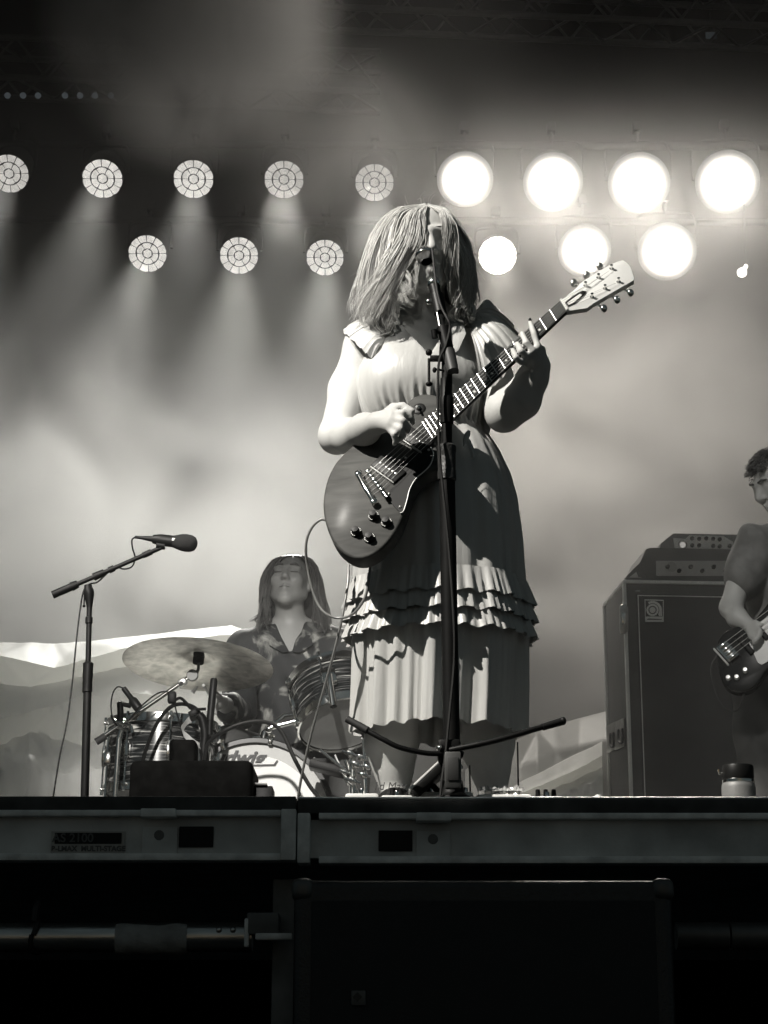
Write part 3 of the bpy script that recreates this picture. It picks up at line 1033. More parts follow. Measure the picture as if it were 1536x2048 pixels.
# ---- pedals along the edge: pale boxes just above the deck line
def pedal(px0, px1, top, Y, depth, label, mat, knobs=(), knob_mat=BLACK, knob_h=.02, knob_r=.009, bevel=.006):
    a, b = at(px0, top, Y), at(px1, top, Y)
    h = a.z - DECK
    c = Vector(((a.x + b.x) / 2, Y + depth / 2, DECK))
    r = thing('effects_pedal', label, 'pedal', c, 'pedals along the stage edge')
    w = b.x - a.x
    # wedge: front lower than back
    pts = [(-w / 2, 0, 0), (w / 2, 0, 0), (w / 2, 0, h), (-w / 2, 0, h)]
    bm_ = MB().box(c + Vector((0, 0, h / 2)), (w, depth, h), bevel=min(bevel, h * .3))
    bm_.build('case', mat, r)
    MB().box(c + Vector((0, depth * .25, h + .001)), (w * .8, depth * .3, .003), bevel=.001).build('face_plate', GREYP, r)
    for (kx) in knobs:
        k = at(kx, top, Y + .02)
        MB().lathe([(knob_r * 1.05, 0), (knob_r, .003), (knob_r * .85, knob_h), (.001, knob_h + .001)], (k.x, Y + .025, DECK + h), (0, 0, 1), 14).build('knob', knob_mat, r)
    MB().lathe([(.006, 0), (.006, .010), (.005, .012), (.001, .0125)], c + Vector((0, -depth * .25, h)), (0, 0, 1), 12).build('foot_switch', CHROME, r)
    return r
pedal(690, 757, 1586, 4.42, .10, 'flat pale pedal, leftmost in the row on the stage edge', WHITEP)
pedal(762, 826, 1590, 4.37, .09, 'low white pedal with two black knobs below the lit calf', WHITEP, (786, 801), BLACK, .018, .0075)
pedal(833, 886, 1583, 4.45, .10, 'white pedal just left of the main stand foot', WHITEP)
pedal(916, 947, 1583, 4.45, .10, 'narrow white pedal just right of the main stand foot', WHITEP)
pedal(956, 1064, 1588, 4.40, .10, 'wide white pedal under the crumpled clear plastic', WHITEP)
pedal(1066, 1124, 1592, 4.38, .09, 'low pale pedal with three black knobs, rightmost in the row', WHITEP, (1076, 1092, 1108), BLACK, .0175, .0055)
c = at(1197, 1592, 4.40)
tag(MB().lathe([(.0085, 0), (.0085, .018), (.007, .021), (.001, .022)], (c.x, 4.40, DECK), (0, 0, 1), 16).build('cap', WHITEP), 'small white cap standing alone on the stage edge by the tarp', 'cap')
# black antenna rods
for px, py0, py1, lab in ((1037, 1484, 1592, 'thin black rod standing by the three knob pedal'), (941, 1530, 1590, 'short thin black rod standing between the calves')):
    a, b = at(px, py1, 4.52), at(px - 2, py0, 4.52)
    a.z = DECK
    rr = thing('antenna', lab, 'antenna', a)
    MB().tube([a + Vector((0, 0, .01)), b], .0022, 6).build('rod', BLACK, rr)
    MB().lathe([(.02, 0), (.018, .008), (.004, .012)], a, (0, 0, 1), 14).build('foot', BLACK, rr)
# crumpled clear plastic on the wide pedal
pm = bpy.data.materials.new('clear_plastic')
pm.use_nodes = True
pb = pm.node_tree.nodes['Principled BSDF']
pb.inputs['Transmission Weight'].default_value = .55
pb.inputs['Base Color'].default_value = (.8, .8, .78, 1)
pb.inputs['Roughness'].default_value = .12
P = []
for i in range(25):
    row = []
    for j in range(9):
        p = at(lerp(958, 1046, i / 24), 1588, 4.44)
        hgt = .017 * math.sin(math.pi * j / 8) * (.7 + .5 * math.sin(i * 1.7) * math.sin(i * .6 + j)) + .0012 * random.uniform(-1, 1)
        row.append(Vector((p.x + .001 * random.uniform(-1, 1), 4.41 + .07 * j / 8, p.z + .003 + max(0, hgt))))
    P.append(row)
tag(MB().grid(P).build('plastic_wrap', pm, fix=False, sharp=15), 'crumpled clear plastic lying on the wide pedal', 'plastic')

# ---- boom stand at the left with a dark microphone
YB = 6.0
def ab(px, py, dy=0.0):
    return at(px, py, YB + dy)
f0 = ab(171, 1600); f0.z = DECK
r = thing('microphone_stand', 'black boom stand at the left, its boom rising to the right', 'mic stand', f0)
p1, p2 = ab(176, 1340), ab(179, 1205)
MB().lathe([(.001, .003), (.14, .003), (.145, .012), (.13, .02), (.03, .03), (.018, .06)], f0, (0, 0, 1), 36).build('base', BLACK, r)
MB().tube([f0 + Vector((0, 0, .02)), p1], .0125, 18).build('lower_tube', BLACK, r)
MB().tube([p1, p2], .0085, 16).build('upper_tube', BLACK, r)
MB().lathe([(.0126, -.05), (.0155, -.048), (.0148, -.01), (.016, 0), (.0155, .028), (.0165, .04), (.009, .046)], p1 - Vector((0, 0, .02)), (0, 0, 1), 20).build('clutch', BLACK, r)
q = ab(178, 1240)
MB().lathe([(.009, -.012), (.0115, -.01), (.0115, .008), (.009, .01)], q, (0, 0, 1), 16).build('collar', BLACK, r)
MB().tube(catmull([ab(179, 1215), ab(178, 1190), ab(176, 1170)], 4), [.009, .010, .012, .014, .016, .017, .016, .013, .012], 14).build('boom_joint', BLACK, r)
b0, b1 = ab(105, 1190), ab(325, 1094)
MB().tube([b0, b1], .0072, 14).build('boom_tube', BLACK, r)
MB().tube([b0, lerp(b0, b1, .17)], [.0125, .0125], 16).tube([lerp(b0, b1, .17), lerp(b0, b1, .23)], [.015, .012], 16).build('counterweight', BLACK, r)
MB().tube([lerp(b0, b1, .37), lerp(b0, b1, .47)], [.0125, .011], 14).tube([lerp(b0, b1, .51), lerp(b0, b1, .56)], .0105, 12).tube([lerp(b0, b1, .82), lerp(b0, b1, .90)], .0098, 12).build('boom_sleeve', BLACK, r)
MB().tube([ab(169, 1186, -.01), ab(168, 1210, -.01)], .0025, 6).ball(ab(168, 1212, -.01), .0048).build('joint_lever', BLACK, r)
r = thing('microphone', 'black microphone with rounded foam head on the left boom stand', 'microphone', ab(322, 1096))
m0, m1 = ab(270, 1074), ab(390, 1088)
md = (m1 - m0).normalized()
MB().lathe([(.001, 0), (.0048, 0), (.0055, .02), (.0095, .055), (.0098, .06), (.001, .061)], m0, md, 16).build('plug', BLACKP, r)
MB().lathe([(.001, .055), (.0135, .056), (.0175, .075), (.0185, .085), (.0185, .125), (.001, .126)], m0, md, 20).build('handle', BLACKP, r)
MB().lathe([(.001, .118), (.0185, .119), (.021, .128), (.0262, .145), (.0278, .160), (.0265, .176), (.021, .188), (.010, .1945), (.001, .196)], m0, md, 24).build('foam_head', M('foam_black', .012, .95, bump=.5, bscale=500), r)
c = ab(350, 1079, -.019)
MB().box(c, (.019, .002, .008), R=Matrix.Rotation(rad(7), 3, 'Y')).build('sticker', M('sticker_pale', .45, .6), r)
MB().tube([ab(322, 1098), ab(318, 1086)], .009, 12).tube([ab(313, 1090), ab(330, 1092)], .0125, 12).build('clip', BLACK, r)
o = MB().tube(catmull([ab(271, 1074), ab(264, 1080), ab(265, 1096), ab(270, 1115), ab(264, 1133), ab(248, 1138), ab(230, 1134), ab(215, 1146), ab(195, 1164), ab(180, 1168, .01), ab(168, 1180, -.01), ab(161, 1215, -.01), ab(153, 1280, -.02), ab(144, 1370, -.02), ab(133, 1450, -.03), ab(120, 1510, -.04), ab(107, 1590, -.06), ab(103, 1620, -.07)], 6), .0026, 8).build('microphone_cable', CABLE)
tag(o, 'thin black cable hanging from the left boom stand', 'cable')

# ---- black boxes standing on the deck in front of the drums
YK = 5.9
def upright(px0, px1, top, Y, depth, label, mat, bevel):
    a, b = at(px0, top, Y), at(px1, top, Y)
    h = a.z - DECK
    c = Vector(((a.x + b.x) / 2, Y + depth / 2, DECK))
    r = thing('stage_monitor', label, 'monitor', c)
    out = []
    w = b.x - a.x
    # side profile of a wedge monitor: sloping back
    MB().box(c + Vector((0, 0, h / 2)), (w, depth, h), bevel=bevel, seg=4).build('cabinet', mat, r)
    MB().box(c + Vector((0, depth / 2 - .004, h * .5)), (w * .9, .014, h * .85), bevel=.005).build('grille', BLACKM, r)
    MB().box(c + Vector((0, -depth / 2 - .001, h * .30)), (w * .25, .006, h * .12), bevel=.002).build('handle_recess', RECESS, r)
    return r
upright(259, 506, 1519, YK, .30, 'wide black floor monitor with rounded corners in front of the drums', BLACKM, .022)
c0, c1 = at(338, 1477, 6.28), at(391, 1477, 6.28)
h = c0.z - DECK
r = thing('small_speaker', 'narrow black box with pale rim behind the floor monitor', 'box', ((c0.x + c1.x) / 2, 6.34, DECK))
MB().box(((c0.x + c1.x) / 2, 6.34, DECK + h / 2), (c1.x - c0.x, .1, h), bevel=.012, seg=3).build('case', BLACKM, r)
MB().box(((c0.x + c1.x) / 2 - .002, 6.40, DECK + h / 2 + .002), (c1.x - c0.x + .006, .02, h), bevel=.008, seg=3).build('back_rim', M('rim_grey', .35, .4), r)
c0, c1 = at(505, 1572, 6.0), at(546, 1572, 6.0)
r = thing('junction_box', 'low dark box beside the floor monitor', 'box', ((c0.x + c1.x) / 2, 6.05, DECK))
h = c0.z - DECK
MB().box(((c0.x + c1.x) / 2, 6.05, DECK + h / 2), (c1.x - c0.x, .12, h), bevel=.005).build('case', BLACKP, r)
MB().box(((c0.x + c1.x) / 2 - .006, 6.0, DECK + h + .003), (.04, .06, .006), bevel=.002).build('lid', GREYP, r)

# ---- insulated bottle at the right
YF = 4.62
a, b = at(1444, 1595, YF), at(1512, 1595, YF)
R_ = (b.x - a.x) / 2
c = Vector(((a.x + b.x) / 2, YF, DECK))
zt = at(1478, 1531, YF).z - DECK
zb = at(1478, 1566, YF).z - DECK
r = thing('water_bottle', 'grey insulated bottle with black lid standing at the right stage edge', 'bottle', c)
MB().lathe([(.001, 0), (R_ * .96, 0), (R_, .006), (R_, zb - .012), (R_ * .96, zb - .003), (R_ * .9, zb)], c, (0, 0, 1), 32).build('body', M('bottle_powder', .22, .5, .2, bump=.1, bscale=300), r)
MB().lathe([(R_ * .9, zb - .002), (R_ * .95, zb), (R_ * .95, zb + .006), (R_ * .9, zb + .008)], c, (0, 0, 1), 32).build('collar', CHROME, r)
MB().lathe([(R_ * .9, zb + .007), (R_ * .94, zb + .012), (R_ * .93, zt - .004), (R_ * .88, zt), (.001, zt + .001)], c, (0, 0, 1), 32).build('lid', BLACKP, r)
MB().tube([c + Vector((-R_ * .9, -.005, zb + .022)), c + Vector((-R_ * 1.15, -.01, zb + .02)), c + Vector((-R_ * 1.18, -.01, zb + .03))], .0028, 6).build('lid_loop', CHROME, r)
k = c + Vector((.012, -R_ * .99, zb * .35))
MB().prism([k + Vector((math.cos(t) * (.008 if i % 2 else .0045), 0, math.sin(t) * (.008 if i % 2 else .0045))) for i, t in enumerate([x * math.pi / 6 for x in range(12)])], (0, -.002, 0)).build('emblem', M('emblem_pale', .45, .5), r)
# ================================================================ drum kit
def oyster(name):
    m = bpy.data.materials.new(name)
    m.use_nodes = True
    nt = m.node_tree
    b = nt.nodes['Principled BSDF']
    tc = nt.nodes.new('ShaderNodeTexCoord')
    mp = nt.nodes.new('ShaderNodeMapping')
    mp.inputs['Scale'].default_value = (2.2, 2.2, 34)
    nt.links.new(tc.outputs['Object'], mp.inputs[0])
    nz = nt.nodes.new('ShaderNodeTexNoise')
    nz.inputs['Scale'].default_value = 2.0
    nz.inputs['Detail'].default_value = 3
    nz.inputs['Distortion'].default_value = 1.2
    nt.links.new(mp.outputs[0], nz.inputs['Vector'])
    cr = nt.nodes.new('ShaderNodeValToRGB')
    e = cr.color_ramp.elements
    e[0].position, e[0].color = .50, (.012, .013, .013, 1)
    e[1].position, e[1].color = .68, (.62, .61, .57, 1)
    x = cr.color_ramp.elements.new(.58)
    x.color = (.09, .09, .088, 1)
    nt.links.new(nz.outputs[0], cr.inputs[0])
    nt.links.new(cr.outputs[0], b.inputs['Base Color'])
    b.inputs['Roughness'].default_value = .18
    b.inputs['Coat Weight'].default_value = .5
    b.inputs['Coat Roughness'].default_value = .05
    return m
OYS = oyster('oyster_wrap')
SKIN_D = M('drum_head_coated', .85, .55, var=.06)
SKIN_G = M('drum_head_grey', .30, .5, var=.1)
HOOPB = M('hoop_black', .016, .3)
def drum(name, label, R, H, nl, loc, axis, spin=0, bottom=SKIN_G):
    r = thing(name, label, 'drum', (0, 0, 0))
    r_o = Vector((0, 0, 0))
    MB().lathe([(R, -H / 2), (R, H / 2)], r_o, (0, 0, 1), 56, closed=False).build('shell', OYS, r)
    for s in (-1, 1):
        MB().lathe([(R * .985, s * (H / 2 + .003)), (.001, s * (H / 2 + .004))], r_o, (0, 0, 1), 48, closed=False).build('drum_head', SKIN_D if s > 0 else bottom, r)
        MB().lathe([(R + .004, s * (H / 2 - .020)), (R + .010, s * (H / 2 - .018)), (R + .008, s * (H / 2 - .008)), (R + .008, s * (H / 2 + .012)), (R + .002, s * (H / 2 + .014)), (R + .001, s * (H / 2 - .0)), (R + .001, s * (H / 2 - .02))], r_o, (0, 0, 1), 56, closed=False).build('hoop', CHROME, r)
    for k in range(nl):
        a = spin + 2 * math.pi * k / nl
        d = Vector((math.cos(a), math.sin(a), 0))
        Rm = Matrix.Rotation(a, 3, 'Z')
        lug = MB()
        lug.box(d * (R + .010), (.020, .024, .055), R=Rm, bevel=.006)
        lug.box(d * (R + .012) + Vector((0, 0, .0)), (.014, .016, .075), R=Rm, bevel=.005)
        lg = lug.build('lug', CHROME, r)
        for s in (-1, 1):
            m = MB()
            m.tube([d * (R + .013) + Vector((0, 0, s * .03)), d * (R + .013) + Vector((0, 0, s * (H / 2 + .008)))], .0034, 6)
            m.box(d * (R + .012) + Vector((0, 0, s * (H / 2 - .004))), (.016, .018, .010), R=Rm, bevel=.003)
            m.tube([d * (R + .013) + Vector((0, 0, s * (H / 2 + .004))), d * (R + .013) + Vector((0, 0, s * (H / 2 + .016)))], .0055, 6)
            m.build('tension_rod', CHROME, lg)
    q = Vector((0, 0, 1)).rotation_difference(Vector(axis).normalized())
    r.rotation_mode = 'QUATERNION'
    r.rotation_quaternion = q
    r.location = loc
    return r
YD = 6.95
# rack tom, tipped back toward the drummer
t = drum('rack_tom', 'oyster striped tom tipped back, half hidden behind the dress', .152, .185, 6, at(674, 1404, YD), (-.20, .42, .86), .3)
MB().tube([Vector((-.02, -.152, -.02)), Vector((-.02, -.20, -.03)), Vector((-.03, -.20, -.16))], .012, 10).box((-.02, -.18, -.02), (.05, .03, .06), bevel=.006).build('mount_bracket', CHROME, t)
# floor tom at the left with legs
c = at(322, 1520, 6.9)
ftH = 2 * (at(322, 1452, 6.9).z - c.z)
ft = drum('floor_tom', 'oyster striped floor tom at the left of the bass drum', .185, ftH, 8, c, (0.02, .03, 1), .25)
for a in (-2.55, -.7, 1.3):
    d = Vector((math.cos(a), math.sin(a), 0)) * .203
    MB().tube([d + Vector((0, 0, ftH * .35)), d + Vector((0, 0, -(c.z - DECK) + .02))], .0055, 8).box(d + Vector((0, 0, -.02)), (.026, .026, .05), bevel=.005).tube([d + Vector((0, 0, -(c.z - DECK) + .03)), d + Vector((0, 0, -(c.z - DECK) + .002))], .011, 10).build('leg', CHROME, ft)
# bass drum: axis toward the camera
kc = at(510, 1620, 6.98)
KR = .272
kc.z = DECK + KR + .012
kick = thing('bass_drum', 'bass drum with pale front head and black lettering', 'drum', (0, 0, 0))
KD = .38
MB().lathe([(KR - .008, 0), (KR - .008, -KD)], (0, 0, 0), (0, 0, 1), 64, closed=False).build('shell', OYS, kick)
for h in (.0, -KD):
    MB().lathe([(KR - .012, h - .018), (KR + .006, h - .018), (KR + .008, h - .012), (KR + .008, h + .022), (KR + .004, h + .026), (KR - .010, h + .026), (KR - .012, h + .004)], (0, 0, 0), (0, 0, 1), 64, closed=False).build('hoop', HOOPB, kick)
hd = MB().lathe([(KR - .012, .004), (KR * .80, .006)], (0, 0, 0), (0, 0, 1), 64, closed=False).build('head_collar', M('head_ring_grey', .50, .5, var=.08), kick)
fr = MB().lathe([(KR * .80, .006), (.001, .009)], (0, 0, 0), (0, 0, 1), 64, closed=False).build('front_head', SKIN_D, kick)
bkh = MB().lathe([(KR - .012, -KD - .004), (.001, -KD - .008)], (0, 0, 0), (0, 0, 1), 48, closed=False).build('batter_head', SKIN_D, kick)
for k in range(10):
    a = k * math.pi / 5 + .13
    d = Vector((math.cos(a), math.sin(a), 0))
    Rm = Matrix.Rotation(a, 3, 'Z')
    m = MB().box(d * (KR + .010) + Vector((0, 0, .006)), (.014, .020, .048), R=Rm, bevel=.004).box(d * (KR + .000) + Vector((0, 0, .029)), (.03, .016, .008), R=Rm, bevel=.003)
    m.tube([d * (KR + .017) + Vector((0, 0, .02)), d * (KR + .017) + Vector((0, 0, -.13))], .0032, 6)
    m.tube([d * (KR + .017) + Vector((0, 0, .026)), d * (KR + .017) + Vector((0, 0, .042))], .0065, 8).tube([d * (KR + .017) + Vector((-.0, 0, .040)) - Rm @ Vector((0, .012, 0)), d * (KR + .017) + Vector((0, 0, .040)) + Rm @ Vector((0, .012, 0))], .004, 6)
    m.build('claw', CHROME, kick)
    MB().box(d * (KR + .004) + Vector((0, 0, -.15)), (.022, .026, .06), R=Rm, bevel=.006).build('lug', CHROME, kick)
# lettering on the head: local x right, y up
def kl(px, py):
    p = at(px, py, kc.y - .01)
    return Vector((p.x - kc.x, p.z - kc.z, .012))
INKB = M('logo_black', .012, .5)
lw = text_mesh('lettering', 'Ludwig', .062, kl(507, 1516), (1, 0, 0), (0, 1, 0), INKB, fr, shear=.35, offset=.0022, extrude=.0006, spacing=1.02)
bb = [v.co for v in lw.data.vertices]
x0, x1 = min(v.x for v in bb), max(v.x for v in bb)
sx = (kl(558, 0).x - kl(443, 0).x) / (x1 - x0)
xm = (kl(558, 0).x + kl(443, 0).x) / 2
for v in lw.data.vertices:
    v.co.x = xm + (v.co.x - (x0 + x1) / 2) * sx
u0, u1, u2, u3 = kl(446, 1529), kl(553, 1527), kl(560, 1513), kl(548, 1524)
MB().prism([u0, kl(500, 1529.5), kl(547, 1528), kl(553, 1520), kl(556, 1521), kl(550, 1531), kl(500, 1532.5), kl(446, 1532)], (0, 0, .001)).build('logo_underline', INKB, fr)
for s in (-1, 1):
    MB().tube([Vector((s * (KR - .01) * .8, -KR * .55, -.12)), Vector((s * (KR + .12), -KR - .008, .05))], .007, 8).build('spur', CHROME, kick)
MB().tube([Vector((.02, KR, -.16)), Vector((.03, KR + .05, -.16)), Vector((.10, KR + .12, -.19)), Vector((.19, KR + .13, -.20))], [.014, .014, .012, .012], 12).box((.02, KR + .006, -.16), (.07, .07, .016), bevel=.005).build('tom_holder', CHROME, kick)
kick.rotation_euler = (rad(90), 0, rad(4))
kick.location = kc

# ---- ride cymbal on its boom stand
CYM = bpy.data.materials.new('cymbal_bronze')
CYM.use_nodes = True
nt = CYM.node_tree
b = nt.nodes['Principled BSDF']
b.inputs['Metallic'].default_value = .75
b.inputs['Roughness'].default_value = .38
tcn = nt.nodes.new('ShaderNodeTexCoord')
nz = nt.nodes.new('ShaderNodeTexNoise')
nz.inputs['Scale'].default_value = 26
nz.inputs['Detail'].default_value = 6
nz.inputs['Distortion'].default_value = .4
nt.links.new(tcn.outputs['Object'], nz.inputs['Vector'])
cr = nt.nodes.new('ShaderNodeValToRGB')
cr.color_ramp.elements[0].position = .35
cr.color_ramp.elements[1].position = .65
cr.color_ramp.elements[0].color = (.34, .335, .31, 1)
cr.color_ramp.elements[1].color = (.62, .60, .56, 1)
nt.links.new(nz.outputs[0], cr.inputs[0])
nt.links.new(cr.outputs[0], b.inputs['Base Color'])
wv = nt.nodes.new('ShaderNodeTexWave')
wv.wave_type = 'RINGS'
wv.rings_direction = 'Z'
wv.inputs['Scale'].default_value = 60
nt.links.new(tcn.outputs['Object'], wv.inputs['Vector'])
bp = nt.nodes.new('ShaderNodeBump')
bp.inputs['Strength'].default_value = .12
bp.inputs['Distance'].default_value = .002
nt.links.new(wv.outputs[0], bp.inputs['Height'])
nt.links.new(bp.outputs[0], b.inputs['Normal'])
YC = 6.72
cc = at(397, 1318, YC)
CR = 151 / pxm(cc)
cym = thing('cymbal', 'large ride cymbal seen from below, tilted in front of the drummer', 'cymbal', (0, 0, 0))
prof = [(.006, .030), (.02, .029), (.038, .024), (.055, .010), (.062, .004), (.10, -.001), (CR * .6, -.010), (CR * .98, -.022), (CR, -.0225), (CR * .98, -.0235), (CR * .6, -.0115), (.10, -.0025), (.062, .0025), (.053, .009), (.036, .0225), (.02, .0275), (.006, .0285)]
MB().lathe(prof, (0, 0, 0), (0, 0, 1), 72, closed=False).build('plate', CYM, cym, sharp=60)
MB().lathe([(.001, -.016), (.019, -.016), (.019, .006), (.001, .008)], (0, 0, 0), (0, 0, 1), 18).build('felt', BLACKM, cym)
cym.rotation_euler = (rad(-9.5), rad(3.5), 0)
cym.location = cc
sb = at(205, 1600, YC); sb.z = DECK
st = thing('cymbal_stand', 'chrome boom stand carrying the ride cymbal', 'cymbal stand', sb)
j0 = at(383, 1352, YC)
MB().tube([at(397, 1325, YC), at(397, 1338, YC), at(391, 1350, YC), j0], [.005, .005, .009, .011], 12).lathe([(.018, -.012), (.020, -.008), (.020, .008), (.018, .012)], at(385, 1351, YC), (0, 1, 0), 20).build('tilter', M('tilter_dark', .16, .55, .3), st)
MB().box(at(398, 1310, YC), (.036, .036, .016), bevel=.003).build('wing_nut', BLACK, st)
e0, e1 = at(196, 1481, YC), j0
MB().tube([e0, e1], .0085, 14).build('boom_tube', CHROME, st)
MB().tube([at(192, 1484, YC), at(211, 1472, YC)], .0125, 14).build('rubber_end', RUBBER, st)
MB().tube([at(362, 1366, YC - .02), at(372, 1362, YC + .02)], .006, 8).box(at(365, 1365, YC), (.03, .03, .024), R=Matrix.Rotation(rad(-33), 3, 'Y'), bevel=.005).tube([at(385, 1385, YC - .01), at(395, 1373, YC - .01)], [.008, .003], 8).build('boom_clamp', STEEL, st)
jp = at(246, 1450, YC)
MB().ball(jp, (.022, .02, .022)).tube([jp + Vector((-.03, -.02, .01)), jp + Vector((.03, -.02, -.005))], .007, 8).tube([jp + Vector((-.03, -.02, .01)), jp + Vector((-.038, -.02, .03))], .005, 8).tube([jp + Vector((.03, -.02, -.005)), jp + Vector((.035, -.02, -.03))], .005, 8).build('boom_joint', CHROME, st)
jb = Vector((jp.x - .02, YC, DECK + .25))
MB().tube([jp, Vector((jp.x - .012, YC, jp.z - .05)), jb], .010, 12).build('upper_tube', CHROME, st)
MB().tube([jb, Vector((jb.x, YC, DECK + .06))], .014, 12).lathe([(.014, -.02), (.019, -.018), (.019, .018), (.011, .02)], jb, (0, 0, 1), 14).build('lower_tube', CHROME, st)
for k in range(3):
    a = k * 2.094 + .5
    f = Vector((jb.x + .26 * math.cos(a), YC + .26 * math.sin(a), DECK + .008))
    MB().tube([Vector((jb.x, YC, DECK + .22)), f], .007, 8).ball(f, (.014, .014, .009)).build('leg', CHROME, st)

# ---- hi-hat and hardware at the right of the bass drum
hx = at(705, 1560, 6.75)
hh = thing('hardware_stand', 'cluster of chrome drum hardware between bass drum and the dress', 'drum stand', (hx.x, 6.75, DECK))
MB().tube([(hx.x, 6.75, DECK + .03), (hx.x, 6.75, DECK + .46)], .012, 12).build('tube', CHROME, hh)
for k in range(3):
    a = k * 2.094 + 1.2
    f = Vector((hx.x + .24 * math.cos(a), 6.75 + .24 * math.sin(a), DECK + .008))
    MB().tube([Vector((hx.x, 6.75, DECK + .26)), f], .0065, 8).ball(f, (.014, .014, .009)).build('leg', CHROME, hh)
for (px, py, s) in ((700, 1508, .020), (712, 1530, .018), (722, 1516, .016), (705, 1562, .020), (690, 1545, .014), (728, 1550, .016), (735, 1535, .014)):
    c = at(px, py, 6.72)
    MB().box(c, (s * 1.3, s, s * 1.2), R=Matrix.Rotation(random.uniform(-1, 1), 3, 'Y'), bevel=s * .25).tube([c + Vector((-s * 1.4, -.01, s * .4)), c + Vector((s * 1.4, -.01, -s * .5))], s * .28, 8).build('wing_clamp', CHROME, hh)
for (a_, b_) in (((670, 1510), (697, 1570)), ((690, 1520), (720, 1600)), ((727, 1480), (733, 1600)), ((640, 1500), (690, 1540))):
    MB().tube([at(*a_, 6.76), at(*b_, 6.74)], .0055, 8).build('rod', CHROME, hh)
# bass drum pedal footboard shape behind
MB().box(at(665, 1540, 6.8), (.16, .10, .03), R=Matrix.Rotation(rad(14), 3, 'Y'), bevel=.006).box(at(640, 1528, 6.8), (.05, .08, .03), bevel=.005).build('side_plate', BLACK, hh)
# tube clamp and arm that reach the bass drum rim
a_, b_ = at(540, 1455, 6.9), at(600, 1440, 6.9)
MB().tube([a_, b_], .011, 10).ball(at(538, 1458, 6.9), .015).build('arm', CHROME, hh)

# ---- drum microphones and their leads
def clipmic(label, body, tip, rb, rt, clip, loc):
    r = thing('drum_microphone', label, 'microphone', loc)
    d = Vector(tip) - Vector(body)
    L = d.length
    MB().lathe([(.001, 0), (rb, 0), (rb * 1.05, L * .5), (rt, L * .6), (rt, L * .96), (rt * .8, L), (.001, L)], body, d, 18).build('capsule', BLACKP, r)
    if clip:
        MB().tube(clip, .011, 10).build('clip', BLACK, r)
    return r
YT = 6.62
g = lambda px, py, dy=0: at(px, py, YT + dy)
m1 = clipmic('black tom microphone pointing down at the floor tom', g(247, 1376), g(278, 1418), .009, .016, [g(240, 1405), g(241, 1425), g(240, 1442)], g(240, 1442))
MB().tube([g(237, 1406), g(262, 1412)], .008, 8).build('clip_arm', BLACK, m1)
o = MB().tube(catmull([g(246, 1376), g(235, 1374), g(226, 1386), g(222, 1410), g(225, 1435), g(234, 1452)], 6), .0024, 6).build('microphone_cable', CABLE)
tag(o, 'thin black lead looping from the floor tom microphone', 'cable')
o = MB().tube(catmull([g(258, 1440, -.02), g(285, 1410, -.02), g(315, 1387, -.02), g(335, 1384, -.02), g(347, 1395, -.02), g(352, 1420, -.02), g(362, 1455, -.02), g(364, 1470, 0)], 6), .0026, 6).build('microphone_cable', CABLE)
tag(o, 'black lead arching over the cymbal boom', 'cable')
m2 = clipmic('black tubular microphone standing upright before the drummer hand', g(420, 1440), g(428, 1357), .0125, .0125, [g(420, 1440), g(419, 1470)], g(418, 1470))
r = thing('short_stand', 'short black stand with gooseneck beside the bass drum', 'mic stand', Vector((g(405, 1500).x, YT, DECK)))
MB().tube(catmull([Vector((g(407, 1500).x, YT, DECK)), g(409, 1540), g(407, 1500), g(410, 1470), g(405, 1440), g(398, 1430)], 5), .015, 12).lathe([(.09, .0), (.09, .01), (.02, .02)], Vector((g(407, 1500).x, YT, DECK)), (0, 0, 1), 20).build('post', BLACK, r)
MB().tube(catmull([g(283, 1530), g(295, 1490), g(315, 1445), g(340, 1415), g(365, 1408), g(390, 1416), g(405, 1436)], 6), .0066, 8).build('gooseneck', BLACK, r)
MB().tube(catmull([g(348, 1402, -.02), g(360, 1396, -.02), g(372, 1405, -.02), g(384, 1418, -.02), g(412, 1418, -.02)], 5), .005, 8).box(g(344, 1395, -.01), (.028, .03, .04), bevel=.006).box(g(386, 1426, -.02), (.03, .02, .02), R=Matrix.Rotation(rad(-30), 3, 'Y'), bevel=.004).build('clamp', BLACK, r)
o = MB().tube(catmull([g(408, 1520, -.03), g(415, 1490, -.03), g(432, 1472, -.03), g(470, 1452, -.04), g(510, 1443, -.04), g(545, 1448, -.04), g(566, 1468, -.05), g(590, 1520, -.08), g(618, 1570, -.12), g(640, 1598, -.16), g(655, 1625, -.2)], 6), .0068, 8).build('stage_cable', CABLE)
tag(o, 'thick black cable arching across the bass drum head', 'cable')
# pale strap hanging in loops by the short stand
STRAP = M('strap_cloth', .42, .6, var=.1)
P = []
path = catmull([g(415, 1425, .04), g(395, 1432, .03), g(372, 1445, .0), g(365, 1462, -.01), g(372, 1474, -.01), g(392, 1486, -.01), g(412, 1502, 0)], 5)
for i, p in enumerate(path):
    P.append([p + Vector((.004 * math.sin(i * .7), .02 * math.cos(i * .2), .011)), p + Vector((.003, -.006, -.011))])
o = MB().grid(P).build('strap', STRAP, fix=False)
tag(o, 'pale cloth strap looped beside the short black stand', 'strap')

